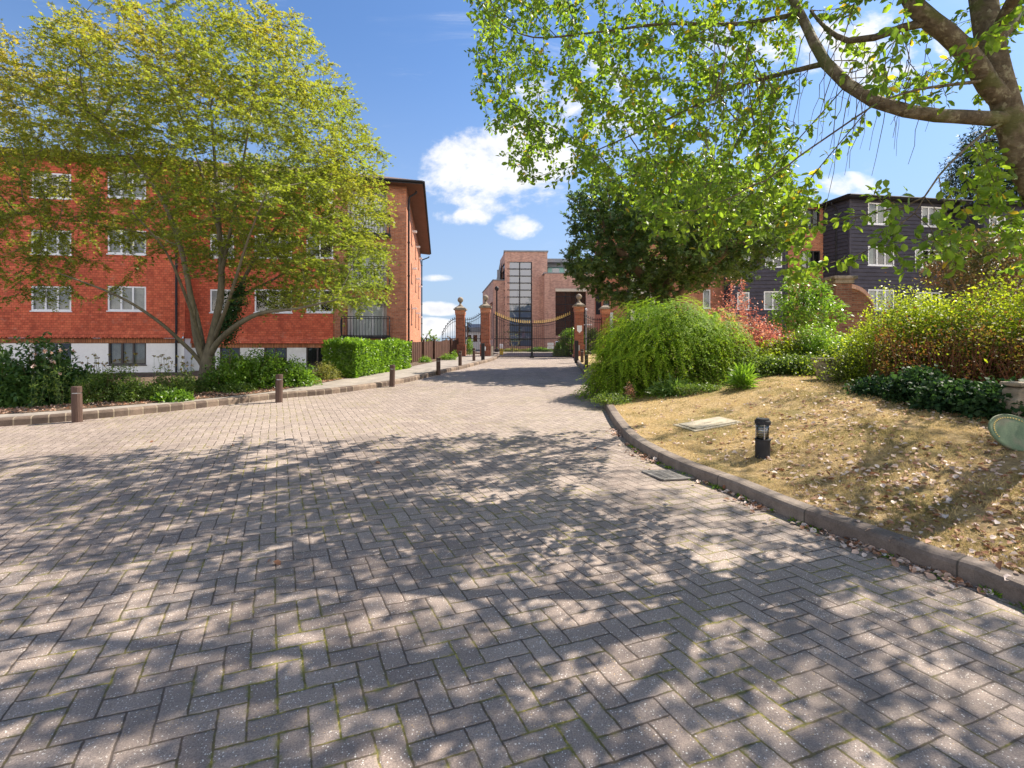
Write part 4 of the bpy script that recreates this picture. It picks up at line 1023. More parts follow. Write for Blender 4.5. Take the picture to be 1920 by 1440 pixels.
# pale post beside the left leaf and floor stop between the leaves
T = thing('gate_post', 'short pale post at the hinge side of the left gate leaf', 'post', W(922.5,670,YGT)); T.location.z = zg
mb = MB(); mb.box(-.06,.06,-.06,.06,-.05,.62); build('shaft', mb, M['cream'], T, bevel=.01); sub_box('post_cap', T, (-.07,.07,-.07,.07,.62,.65), M['stone'])
T = thing('gate_stop', 'small black stop on the paving where the gate leaves meet', 'gate stop', ((997.3-960)/F*(YGT-.1), YGT-.1, zg))
mb = MB(); mb.box(-.11,.11,-.10,.10,0,.10); mb.box(-.06,.06,-.05,.05,.10,.30); build('block', mb, M['black'], T, bevel=.01)

# ================================================================== timber bollards
def bollard_proto(h, r):
    T = thing('timber_bollard', 'x', 'bollard', (0,0,0), 'dark timber bollards along the kerb')
    mb = MB(); mb.lathe([(r*1.0,-.05),(r,h*.80),(r*.86,h*.805),(r*.86,h*.825),(r,h*.83),(r,h-.015),(r*.93,h)], n=14); build('shaft', mb, M['timber'], T)
    mb = MB(); mb.lathe([(r*.875,h*.803),(r*.875,h*.827)], n=14); build('groove_band', mb, M['steel'], T)
    return T
bp = bollard_proto(.565, .069)
bl_list = [(145,778,'nearest timber bollard, at the far left of the kerb'),(523,744,'timber bollard standing in front of the bright green bush'),
           (735,717,'timber bollard standing before the clipped laurel hedge'),(822,697,'timber bollard beside the brown timber fence, third from the gates'),
           (862.7,686,'timber bollard in front of the leftmost ball-topped pier'),(888.6,676.5,'timber bollard in front of the narrow footway gate')]
for i, (px, py, lab) in enumerate(bl_list):
    o = bp if i == 0 else copy_tree(bp)
    p = bed_pt(px, py); o.location = (p[0], p[1], float(H(p[0],p[1]))); o.rotation_euler = (radians(RS.uniform(-1.5,1.5)),radians(RS.uniform(-1.5,1.5)),RS.uniform(0,6)); o['label'] = lab
for px, py, lab in [(1099.5,688,'timber bollard on the right of the road, half hidden by the drooping shrub'),(1091.5,679,'timber bollard on the right of the road, right beside the entry post')]:
    o = copy_tree(bp); p = bed_pt(px, py); o.location = (p[0], p[1], base_z(p[1])+.10); o['label'] = lab; o['group'] = 'dark timber bollards along the kerb'

# ================================================================== brown timber fence
def fence():
    a = Vector((*bed_pt(769,680),0)); b = Vector((-2.93,26.2,0)); L = (b-a).length; d = (b-a)/L
    T = thing('timber_fence', 'low brown close-boarded timber fence between the laurel hedge and the gate pier', 'fence', (a.x,a.y,0))
    off = (a.x,a.y,0); wl = Wall((a.x,a.y),(d.x,d.y)); mb = MB(); n = int(L/.098)
    for k in range(n):
        u = k*L/n; zb = float(H(*wl.pt(u,0)[:2])); dd = .012*(k%2)
        mb.obox(wl.O,wl.U,wl.N,u,u+L/n-.006,zb+.03,zb+.86+RS.uniform(-.006,.006),dd,dd+.018)
    build('boards', mb, M['fence'], T, off)
    mb = MB(); mb.obox(wl.O,wl.U,wl.N,0,L,float(base_z(20.6))+.20+.08,float(base_z(20.6))+.26+.08,-.05,-.002)
    mb.obox(wl.O,wl.U,wl.N,0,L,float(base_z(23))+.70,float(base_z(23))+.76,-.05,-.002); build('rail', mb, M['fence'], T, off)
    for px in (769.5, 792, 812.5, 844, 857):
        u = max(0.0, min(L, wl.uv(px, 650)[0])); zb = float(H(*wl.pt(u,0)[:2]))
        mb = MB(); mb.obox(wl.O,wl.U,wl.N,u-.05,u+.05,zb-.05,zb+.95,.034,.10); build('post', mb, M['fence'], T, off)
fence()

# ================================================================== lamps, covers, stones
def lawn_lamp():
    p = hit(1430, 857); s = p.y/F; h = 72*s; r = 13*s
    T = thing('bollard_light', 'black bollard light with a ribbed clear head, standing in the dry lawn', 'bollard light', p)
    mb = MB(); mb.lathe([(r*1.05,-.05),(r*1.05,.0),(r,.01),(r,h*.43),(r*1.08,h*.44),(r*1.08,h*.47),(r*.9,h*.475)], n=24); build('base', mb, M['black'], T, smooth=False)
    mb = MB(); mb.lathe([(r*.84,h*.47),(r*.84,h*.86)], n=24); build('lens', mb, M['glass'], T, smooth=True)
    mb = MB()
    for k in range(6):
        z = h*(.50+.065*k); mb.lathe([(r*.25,z+.022*h),(r*.78,z),(r*.80,z+.006),(r*.25,z+.03*h)], n=24)
    build('louvres', mb, M['steel'], T, smooth=True)
    mb = MB()
    for a in (0.3, 2.4, 4.5): mb.tube([(r*.9*cos(a),r*.9*sin(a),h*.46),(r*.9*cos(a),r*.9*sin(a),h*.88)],[.006]*2,6)
    build('strut', mb, M['steel'], T)
    mb = MB(); mb.lathe([(r*.9,h*.855),(r*1.08,h*.86),(r*1.08,h*.93),(r*1.02,h*.95),(r*.9,h*.955),(r*.88,h),(r*.1,h*1.003)], n=24); build('cap', mb, M['black'], T)
lawn_lamp()
def bed_lamp():
    p = bed_pt(258, 745); s = p[1]/F; h = 32*s
    T = thing('garden_light', 'small black mushroom garden light among the plants by the kerb', 'garden light', (p[0],p[1],float(H(*p))))
    mb = MB(); mb.lathe([(3*s,-.05),(3*s,h*.8),(2.4*s,h*.82),(2.4*s,h*.9)], n=14); build('post', mb, M['black'], T)
    mb = MB(); mb.lathe([(2*s,h*.9),(7.5*s,h*.93),(7*s,h*.97),(2*s,h*1.02)], n=18); build('lamp_shade', mb, M['grey_metal'], T)
bed_lamp()
def cover_slab():
    c = hit(1327, 797); n0 = Vector((0,0,1)); 
    T = thing('inspection_cover', 'pale rectangular inspection cover set in the dry lawn', 'cover', c, rz=.22)
    e = .05; gx = (float(H(c.x+e,c.y))-float(H(c.x-e,c.y)))/(2*e); gy = (float(H(c.x,c.y+e))-float(H(c.x,c.y-e)))/(2*e)
    T.rotation_euler = (math.atan(gy), -math.atan(gx), .20)
    mb = MB(); mb.box(-.36,.36,-.27,.27,-.06,.022); build('frame', mb, M['slab'], T, bevel=.006)
    mb = MB(); mb.box(-.30,.30,-.21,.21,.0225,.032); mb.box(-.05,.05,-.015,.015,.0325,.038); build('lid', mb, M['slab'], T, bevel=.004)
cover_slab()
def drain():
    P4 = [road_pt(*q) for q in ((1205,885),(1266,883),(1300,899),(1243,902))]
    cx = sum(p[0] for p in P4)/4; cy = sum(p[1] for p in P4)/4; z = base_z(cy)
    T = thing('drain_grate', 'square iron gully grate in the paving against the right kerb', 'drain', (cx,cy,z+.004))
    q = [Vector((p[0]-cx,p[1]-cy,0)) for p in P4]
    def bil(s, r): return (q[0]*(1-s)+q[1]*s)*(1-r)+(q[3]*(1-s)+q[2]*s)*r
    mb = MB(); mb.quad(*[tuple(v+Vector((0,0,.002))) for v in q]); build('shaft', mb, M['interior'], T)
    mb = MB()
    def bar(a, b, w_, zt):
        d = (b-a).normalized(); nn = Vector((-d.y,d.x,0))*w_/2
        mb.add([tuple(v) for v in (a-nn,b-nn,b+nn,a+nn)]+[tuple(v+Vector((0,0,zt))) for v in (a-nn,b-nn,b+nn,a+nn)], [[4,5,6,7],[0,1,5,4],[1,2,6,5],[2,3,7,6],[3,0,4,7]])
    for k in range(13): bar(bil(0,k/12), bil(1,k/12), .012 if 0<k<12 else .03, .012)
    for k in range(5): bar(bil(k/4,0), bil(k/4,1), .014 if 0<k<4 else .03, .0135)
    build('grille', mb, M['iron'], T)
drain()
def planter():
    p = hit(1557, 713); s = p.y/F
    T = thing('stone_planter', 'weathered stone planter half hidden by shrubs at the top of the lawn', 'planter', p)
    mb = MB(); w0, w1, h = 15*s, 22*s, 36*s
    V = [(-w0,-w0,-.05),(w0,-w0,-.05),(w0,w0,-.05),(-w0,w0,-.05),(-w1,-w1,h),(w1,-w1,h),(w1,w1,h),(-w1,w1,h)]
    mb.add(V, [[0,1,5,4],[1,2,6,5],[2,3,7,6],[3,0,4,7],[0,3,2,1]]); build('bowl', mb, M['stone'], T, bevel=.02)
    mb = MB()
    for b in ((-w1-.02,w1+.02,-w1-.02,-w1+.06),(-w1-.02,w1+.02,w1-.06,w1+.02)): mb.box(*b,h,h+.05)
    mb.box(-w1-.02,-w1+.06,-w1+.06,w1-.06,h,h+.05); mb.box(w1-.06,w1+.02,-w1+.06,w1-.06,h,h+.05)
    build('rim', mb, M['stone'], T, bevel=.01)
    mb = MB(); mb.box(-w1+.03,w1-.03,-w1+.03,w1-.03,h-.12,h-.04); build('earth', mb, M['soil'], T)
planter()
def stone_post():
    p = hit(1908, 791); s = p.y/F
    T = thing('stone_upright', 'pale weathered stone upright with a stepped side, before the ivy at the right edge', 'stone', p)
    k = s; prof = [(-16,0),(-17,22),(-20,34),(-20,46),(-14,50),(-14,62),(-8,68),(8,70),(30,70),(30,0)]
    mb = MB(); n = len(prof)
    mb.add([(x*k,-.09,z*k-.02) for x,z in prof]+[(x*k,.09,z*k-.02) for x,z in prof], [list(range(n)),list(range(2*n-1,n-1,-1))]+[[i,i+n,(i+1)%n+n,(i+1)%n] for i in range(n)])
    build('upright', mb, M['stone'], T, bevel=.015)
    mb = MB(); mb.box(-15*k,32*k,-.11,.11,70*k-.021,70*k+.02); build('top_slab', mb, M['stone'], T, bevel=.012)
stone_post()
def disc():
    p = hit(1917, 845); s = p.y/F; r = 40*s
    T = thing('round_plaque', 'round verdigris green plaque tilted on the dry lawn at the right edge', 'plaque', p, rz=0)
    T.rotation_euler = (radians(52),0,radians(-12))
    mb = MB(); prof = [(r*.9,0),(r,.006),(r,.022),(r*.955,.028),(r*.93,.022),(r*.02,.022)]
    mb.lathe(prof, (0,r*.85,0), 40); build('disc', mb, M['green_disc'], T)
    mb = MB()
    for k in range(26):
        a = 2*pi*k/46+.05
        mb.box(r*.80*cos(a)-.0045, r*.80*cos(a)+.0045, r*.85+r*.80*sin(a)-.0045, r*.85+r*.80*sin(a)+.0045, .021, .0255)
    build('stud_ring', mb, M['gold'], T)
    mb = MB(); mb.box(-.02,.02,r*.6,r*1.0,-.22,.0); build('stake', mb, M['iron'], T)
disc()
# swept garden wall with a stone capped pier
def garden_arch():
    Y = 16.0; X = lambda px: (px-960)/F*Y; Z = lambda py: EYE+(HY-py)/F*Y
    g = float(H(X(1570),Y))-.3
    T = thing('garden_wall', 'swept brick garden wall running up to a stone capped pier', 'wall', (X(1572),Y,g))
    off = (X(1572),Y,g)
    mb = MB(); mb.box(X(1556),X(1586),Y-.28,Y+.24,g,Z(533)); build('pier', mb, M['brick_old'], T, off)
    mb = MB(); mb.box(X(1550),X(1593),Y-.40,Y+.36,Z(525.5),Z(520)); mb.box(X(1554),X(1589),Y-.33,Y+.29,Z(533),Z(525.5)); build('stone_cap', mb, M['stone'], T, off, bevel=.012)
    n = 22; cx, cz = 1583, 0; R_ = 50
    pts = []
    for i in range(n+1):
        a = pi/2*(1-i/n); pts.append((1583+R_*cos(a), 533+48*(1-sin(a))))
    mb = MB()
    for i in range(n):
        (xa,ya),(xb,yb) = pts[i], pts[i+1]
        if i == 0: xa = 1586.2
        mb.quad((X(xa),Y-.10,g),(X(xb),Y-.10,g),(X(xb),Y-.10,Z(yb+7)),(X(xa),Y-.10,Z(ya+7)),[(X(xa),g),(X(xb),g),(X(xb),Z(yb)),(X(xa),Z(ya))])
        mb.quad((X(xb),Y+.12,g),(X(xa),Y+.12,g),(X(xa),Y+.12,Z(ya+7)),(X(xb),Y+.12,Z(yb+7)),[(X(xb),g),(X(xa),g),(X(xa),Z(ya)),(X(xb),Z(yb))])
    build('curved_wall', mb, M['brick_old'], T, off)
    mb = MB(); L = 0
    for i in range(n):
        (xa,ya),(xb,yb) = pts[i], pts[i+1]
        if i == 0: xa = 1586.2
        l2 = L+.1
        A=[(X(xa),Y-.16,Z(ya+8)),(X(xb),Y-.16,Z(yb+8)),(X(xb),Y-.16,Z(yb)),(X(xa),Y-.16,Z(ya))]; B=[(p[0],Y+.18,p[2]) for p in A]
        mb.quad(*A,[(L,0),(l2,0),(l2,.14),(L,.14)]); mb.quad(A[3],A[2],B[2],B[3],[(L,0),(l2,0),(l2,.3),(L,.3)]); mb.quad(B[1],B[0],B[3],B[2]); mb.quad(A[1],A[0],B[0],B[1]); L = l2
    build('brick_coping', mb, M['brick_pale'], T, off)
garden_arch()
# lamp column beyond the gates and the camera pole by the right pier
def pole(px, top_py, base_Y, r, label, m, ball=True):
    X = (px-960)/F*base_Y; z0 = float(H(X,base_Y)) if base_Y < 27 else base_z(40); zt = EYE+(HY-top_py)/F*base_Y-z0
    T = thing('lamp_column', label, 'lamp column', (X,base_Y,z0))
    mb = MB(); mb.lathe([(r*2,-.05),(r*2,.25),(r*1.2,.3),(r,1.0),(r*.8,zt)], n=10); build('column', mb, m, T)
    mb = MB()
    if ball: mb.lathe([(.05,zt),(.17,zt+.12),(.20,zt+.28),(.12,zt+.42),(.02,zt+.48)], n=12); build('lantern', mb, M['black'], T, smooth=True)
    else:
        mb.tube([(0,-.06,zt*.98),(0,-.34,zt*.96)],[.055,.06],10); build('camera', mb, M['sign'], T)
        mb = MB(); mb.tube([(-.35,0,zt*.66),(.35,0,zt*.66)],[.03,.03],8); build('cross_arm', mb, M['sign'], T)
pole(931.5, 546, 45, .09, 'black lamp column standing against the office building left of the glass tower', M['black'])
pole(1098.5, 578, 27.6, .045, 'pale pole with a small camera, just right of the white-plated pier', M['grey_metal'], False)
T = thing('traffic_bollard', 'white keep bollard with a yellow band behind the left gate leaf', 'bollard', ((940-960)/F*33, 33, base_z(40)))
mb = MB(); mb.box(-.13,.13,-.08,.08,.42,.72); build('top', mb, M['sign'], T, bevel=.03); mb = MB(); mb.box(-.125,.125,-.075,.075,0,.415); build('base', mb, M['plastic_y'], T, bevel=.02)

# ================================================================== foliage engine
def unit(v): return v/np.maximum(np.linalg.norm(v, axis=-1, keepdims=True), 1e-9)
_ph = RS.uniform(0, 6.28, (3, 4)); _dr = unit(RS.normal(size=(3, 4, 3)))
def clump(P, scale):
    """smooth pseudo-noise 0..1 at a length scale (metres)"""
    out = 0
    for o in range(3):
        for k in range(4): out = out+np.sin((P@_dr[o,k])*(2.2**o)*3.3/scale+_ph[o,k])/(1.6**o)
    return np.clip(.5+out/9.0, 0, 1)
def leaves(P, D, N, L, Wd, shape='diamond', fold=.12, curl=0.0):
    P = np.asarray(P); n = len(P); L = np.broadcast_to(L, n)[:,None]; Wd = np.broadcast_to(Wd, n)[:,None]
    D = unit(D); S = unit(np.cross(D, N)); N = unit(np.cross(S, D))
    if shape == 'diamond':
        V = np.stack([P, P+D*L*.45+S*Wd*.5+N*L*fold, P+D*L-N*L*curl, P+D*L*.45-S*Wd*.5+N*L*fold], 1)
        Fq = np.arange(n*4).reshape(n,4); per = 1
    elif shape == 'oval':
        V = np.stack([P, P+D*L*.38+S*Wd*.42+N*L*fold, P+D*L*.74+S*Wd*.46+N*L*(fold*.7-curl*.5), P+D*L-N*L*curl,
                      P+D*L*.74-S*Wd*.46+N*L*(fold*.7-curl*.5), P+D*L*.38-S*Wd*.42+N*L*fold], 1)
        b = (np.arange(n)*6)[:,None]; Fq = np.concatenate([b+[0,1,2,3], b+[0,3,4,5]], 1).reshape(-1,4); per = 2
    elif shape == 'star':
        parts = []
        for a, ll in ((-.85,.78),(0,1.0),(.85,.78)):
            d = D*cos(a)+S*sin(a); s = S*cos(a)-D*sin(a)
            parts += [P, P+d*L*ll*.5+s*Wd*.20+N*L*fold, P+d*L*ll, P+d*L*ll*.5-s*Wd*.20+N*L*fold]
        V = np.stack(parts, 1); Fq = np.arange(n*12).reshape(-1,4); per = 3
    elif shape == 'blade':
        V = np.stack([P-S*Wd*.5, P+S*Wd*.5, P+D*L*.6+S*Wd*.35+N*0, P+D*L-N*L*curl], 1); Fq = np.arange(n*4).reshape(n,4); per = 1
    return V.reshape(-1,3), Fq, per
def foliage(name, sets, m, parent=None, off=(0,0,0)):
    Vs, Fs, Rs, b = [], [], [], 0
    for (V, Fq, per), r in sets:
        Vs.append(V); Fs.append(Fq+b); Rs.append(np.repeat(r, per)); b += len(V)
    return np_mesh(name, np.concatenate(Vs), np.concatenate(Fs), m, parent, off, rnd=np.concatenate(Rs))

def colonize(nodes, par, att, di, dk, step, iters, grav=0.0, rng=RS):
    nodes = [np.array(n, float) for n in nodes]; par = list(par)
    N = np.array(nodes); att = np.array(att)
    best = np.full(len(att), 1e9); idx = np.zeros(len(att), int)
    def upd(new, start):
        nonlocal best, idx
        for c in range(0, len(new), 400):
            blk = new[c:c+400]; d = np.linalg.norm(att[:,None,:]-blk[None], axis=2); j = d.argmin(1); v = d[np.arange(len(att)), j]
            k = v < best; best[k] = v[k]; idx[k] = start+c+j[k]
    upd(N, 0); allN = [N]; tot = len(N); par_l = [np.array(par)]
    cnt = {}
    for it in range(iters):
        act = best < di
        if not act.any():
            di *= 1.5
            if di > 30: break
            continue
        NN = np.concatenate(allN) if len(allN) > 1 else allN[0]; allN = [NN]
        ids = idx[act]; dirs = unit(att[act]-NN[ids])
        acc = np.zeros((tot,3)); np.add.at(acc, ids, dirs); u = np.unique(ids)
        d = unit(acc[u]+rng.normal(0,.15,(len(u),3))+np.array([0,0,grav])); new = NN[u]+d*step
        keep = np.array([cnt.get(int(q),0) < 3 for q in u])
        for q in u: cnt[int(q)] = cnt.get(int(q),0)+1
        new, u = new[keep], u[keep]
        if len(new) == 0: break
        upd(new, tot); allN.append(new); par_l.append(u); tot += len(new)
        ok = best > dk
        att, best, idx = att[ok], best[ok], idx[ok]
        if len(att) == 0: break
    NN = np.concatenate(allN); PP = np.concatenate(par_l)
    return NN, PP
def tree_radii(NN, PP, r0, ex):
    n = len(NN); s = np.zeros(n)
    for i in range(n-1, 0, -1):
        if s[i] == 0: s[i] = r0**ex
        if PP[i] >= 0: s[PP[i]] += s[i]
    if s[0] == 0: s[0] = r0**ex
    return s**(1/ex)
def paths(NN, PP, R):
    n = len(NN); kids = [[] for _ in range(n)]
    for i in range(n):
        if PP[i] >= 0: kids[PP[i]].append(i)
    out = []; st = [i for i in range(n) if PP[i] < 0]
    st = [(i, None) for i in st]
    while st:
        i, pre = st.pop(); path = [] if pre is None else [pre]
        while True:
            path.append(i)
            if not kids[i]: break
            ks = sorted(kids[i], key=lambda q: -R[q])
            for q in ks[1:]: st.append((q, i))
            i = ks[0]
        out.append(path)
    return out
def smooth_nodes(NN, PP, it=2, lock=0):
    n = len(NN)
    for _ in range(it):
        s = np.zeros_like(NN); c = np.zeros(n); k = PP >= 0
        np.add.at(s, PP[k], NN[k]); np.add.at(c, PP[k], 1)
        has = (c > 0) & k; has[:lock] = False
        new = NN.copy(); new[has] = .5*NN[has]+.25*NN[PP[has]]+.25*(s[has]/c[has][:,None]); NN = new
    return NN
def limb_mesh(NN, PP, R, rmax=None):
    mb = MB()
    for p in paths(NN, PP, R):
        if len(p) < 2: continue
        r = [R[i] for i in p]; 
        if len(p) > 1: r[0] = min(r[0], r[1]*1.15)
        nn = 12 if r[0] > .12 else 8 if r[0] > .04 else 5 if r[0] > .012 else 3
        mb.tube([NN[i] for i in p], r, nn, cap=False)
    return mb
def poly_chain(pts, step=.25):
    out = []
    P = [Vector(p) for p in pts]
    for i in range(len(P)-1):
        p0 = P[max(i-1,0)]; p1 = P[i]; p2 = P[i+1]; p3 = P[min(i+2,len(P)-1)]
        k = max(1, int((p2-p1).length/step))
        for j in range(k):
            s = j/k; out.append(0.5*((2*p1)+(-p0+p2)*s+(2*p0-5*p1+4*p2-p3)*s*s+(-p0+3*p1-3*p2+p3)*s**3))
    out.append(P[-1]); return [np.array(q) for q in out]
def skeleton(chains, step):
    """chains: lists of points; a chain starts at the nearest node already laid"""
    nodes, par = [], []
    for ch in chains:
        pts = poly_chain(ch, step)
        if not nodes: nodes.append(pts[0]); par.append(-1); last = 0; pts = pts[1:]
        else:
            A = np.array(nodes); d = np.linalg.norm(A-pts[0], axis=1); last = int(d.argmin()); pts = pts[1:]
        for q in pts: nodes.append(q); par.append(last); last = len(nodes)-1
    return nodes, par
def ellipsoid_pts(c, r, n, hollow=0.0, rng=RS):
    d = unit(rng.normal(size=(n,3))); q = rng.uniform(hollow**3, 1, n)**(1/3)
    return np.array(c)+d*np.array(r)*q[:,None]
def in_poly(px, py, poly):
    poly = np.array(poly, float); c = np.zeros(len(px), bool); j = len(poly)-1
    for i in range(len(poly)):
        xi, yi = poly[i]; xj, yj = poly[j]
        c ^= ((yi > py) != (yj > py)) & (px < (xj-xi)*(py-yi)/(yj-yi+1e-12)+xi); j = i
    return c
def screen(P): return 960+F*P[:,0]/P[:,1], HY-F*(P[:,2]-EYE)/P[:,1]
def poly_pts(poly, n, y0, y1, rng=RS):
    xs = [p[0] for p in poly]; ys = [p[1] for p in poly]; out = []
    while sum(map(len, out)) < n:
        px = rng.uniform(min(xs), max(xs), n*2); py = rng.uniform(min(ys), max(ys), n*2); k = in_poly(px, py, poly); px, py = px[k], py[k]
        Y = rng.uniform(y0, y1, len(px)); out.append(np.stack([(px-960)/F*Y, Y, EYE+(HY-py)/F*Y], 1))
    return np.concatenate(out)[:n]

# ================================================================== the multi-stemmed tree, left
def left_tree():
    Yc = 12.7; 
    b = bed_pt(388, 722); base = np.array([b[0], b[1], float(H(b[0], b[1]))]); Yb = b[1]
    def w(px, py, dy=0.0): q = W(px, py, Yb+dy); return (q.x, q.y, q.z)
    ch = [[base-np.array([0,0,.1]), w(388,700), w(390,672)],
          [w(390,672), w(394,646), w(413,559,.1), w(415,486,.2), w(411,428,.3), w(405,330,.2), w(395,200,.2)],
          [w(388,690), w(369,640,-.1), w(358,559,-.3), w(338,462,-.6), w(301,369,-.9), w(243,292,-1.0), w(170,215,-1.2)],
          [w(392,672), w(405,646,-.1), w(437,615,-.4), w(486,588,-.8), w(559,578,-1.2), w(640,560,-1.5)],
          [w(384,690), w(360,660,-.2), w(335,636,-.4), w(291,598,-.8), w(219,554,-1.2), w(110,512,-1.5)],
          [w(396,650), w(425,590,.5), w(470,500,.8), w(530,410,1.0), w(600,330,1.0)],
          [w(414,520,.1), w(436,413,-.3), w(458,292,-.6), w(476,170,-.8)],
          [w(388,680), w(372,600,.5), w(345,500,1.2), w(320,400,1.8), w(300,280,2.2)],
          [w(400,640), w(430,560,-.8), w(465,450,-1.7), w(500,360,-2.3)],
          [w(380,650), w(350,560,-.9), w(310,470,-1.9), w(250,400,-2.6)],
          [w(338,462,-.6), w(280,440,-.4), w(180,420,-.2), w(60,400,0)],
          [w(412,440,.3), w(380,330,.9), w(340,220,1.2), w(300,120,1.2)],
          [w(437,560,.5), w(520,520,1.6), w(600,470,2.2), w(680,430,2.4)]]
    nodes, par = skeleton(ch, .22); nl = len(nodes)
    s = Yc/F
    att = []
    for (cx, cy, rx, ry, ryd, n) in [(400,272,312,232,3.9,4600),(600,430,140,165,2.9,2500),(500,440,170,110,3.0,900),(655,330,75,110,2.0,480),(130,400,190,120,3.0,950),(120,215,175,115,2.8,900),
                                      (480,110,140,98,2.4,620),(70,520,150,60,2.2,330),(300,120,140,75,2.2,380),(-60,330,120,200,2.5,500),(640,540,100,50,2.0,300)]:
        c = W(cx, cy, Yc+.3); att.append(ellipsoid_pts(tuple(c), (rx*s, ryd, ry*s), int(n*1.15), .35))
    att = np.concatenate(att)
    px, py = screen(att)
    k = (att[:,2] > 2.0) & ~((px > 250) & (px < 540) & (py > 575)) & ~((px > 140) & (px < 340) & (py > 470) & (RS.random(len(px)) < .75)) & (py < 628) & (px < 752)
    # ragged outline
    k &= clump(att*np.array([1,1,2.5]), 1.0) > .45
    # the window bays on the left show through
    k &= ~((px < 330) & (py > 300) & (py < 620) & (RS.random(len(px)) < .52))
    att = att[k]
    NN, PP = colonize(nodes, par, att, 1.6, .26, .17, 90)
    NN = smooth_nodes(NN, PP, 2, nl); R = tree_radii(NN, PP, .0042, 2.55)
    R = R*(.22/R[0])**.0; R = np.where(R > .03, R*1.0, R)
    hand = [(.21,.15),(.095,.02),(.08,.015),(.075,.012),(.05,.010),(.065,.012),(.05,.010),(.05,.010),(.05,.010),(.045,.010),(.022,.006),(.04,.010),(.04,.010)]
    i0 = 1
    for c, chn in enumerate(ch):
        m_ = len(poly_chain(chn, .22))-1
        for j in range(m_): s_ = j/max(1,m_-1); R[i0+j] = hand[c][0]*(1-s_)+hand[c][1]*s_
        i0 += m_
    R[0] = .25; R[nl:] = np.minimum(R[nl:], .022)
    T = thing('multi_stemmed_tree', 'tall spreading multi-stemmed tree with small yellow-green leaves, before the red tiled block', 'tree', tuple(base))
    build('trunk', limb_mesh(NN, PP, R), M['bark'], T, tuple(base), smooth=True)
    # twigs with flat sprays of leaves
    thin = np.where((R < .020) & (np.arange(len(NN)) > nl*0))[0]; thin = thin[NN[thin,2] > 1.6]
    par_dir = unit(NN[thin]-NN[PP[thin]])
    K = 4; P0 = np.repeat(NN[thin], K, 0); pd = np.repeat(par_dir, K, 0)
    hd = RS.normal(size=(len(P0),3)); hd[:,2] *= .28; tw = unit(pd*.75+unit(hd)*.9+np.array([0,0,-.08])); TL = RS.uniform(.14, .42, len(P0))
    nleaf = 7; t_ = np.tile(np.linspace(.15, 1, nleaf), len(P0)); P1 = np.repeat(P0, nleaf, 0); d1 = np.repeat(tw, nleaf, 0); l1 = np.repeat(TL, nleaf)
    up = unit(np.array([0,0,1.])+RS.normal(0,.42,(len(P1),3))); side = unit(np.cross(d1, up))*np.where(np.tile(np.arange(nleaf)%2, len(P0)), 1, -1)[:,None]
    Q = P1+d1*(l1*t_)[:,None]+np.array([0,0,-1])*(l1*t_**2*.18)[:,None]
    D = unit(d1*.7+side*.8+RS.normal(0,.25,(len(Q),3))+np.array([0,0,-.22]))
    keep = RS.random(len(Q)) < .80; Q, D, up = Q[keep], D[keep], up[keep]
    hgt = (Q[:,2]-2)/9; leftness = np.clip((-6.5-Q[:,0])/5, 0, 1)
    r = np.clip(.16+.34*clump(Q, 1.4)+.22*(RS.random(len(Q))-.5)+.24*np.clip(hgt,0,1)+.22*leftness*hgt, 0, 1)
    sz = RS.uniform(.048, .084, len(Q))
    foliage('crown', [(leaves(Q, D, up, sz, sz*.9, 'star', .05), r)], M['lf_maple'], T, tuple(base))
    # fine twigs as part of the wood
    mbt = MB(); n = len(P0)
    a = P0; e = P0+tw*TL[:,None]+np.array([0,0,-1])*(TL*.18)[:,None]; sd = unit(np.cross(tw, RS.normal(size=(n,3))))*.0028; s2 = unit(np.cross(tw, sd))*.0028
    V = np.stack([a+sd, a-sd, e-sd*.3, e+sd*.3, a+s2, a-s2, e-s2*.3, e+s2*.3], 1).reshape(-1,3)
    np_mesh('twigs', V, np.arange(len(V)).reshape(-1,4), M['bark'], T, tuple(base), rnd=None)
    print('left tree', len(NN), len(Q))
    # ivy on the lower right-hand stem
    q0 = np.array(w(432,600,.35)); q1 = np.array(w(447,548,.55)); tt = RS.random(2600)
    Pc = q0+(q1-q0)*(tt[:,None]*1.9-.7)+RS.normal(0,1,(2600,3))*np.array([.11,.11,.10]); dd = unit(RS.normal(size=(2600,3))+np.array([0,-.6,-.6]))
    foliage('ivy', [(leaves(Pc, dd, RS.normal(size=(2600,3)), .055, .05), RS.random(2600)*.7)], M['lf_ivy'], T, tuple(base))
left_tree()

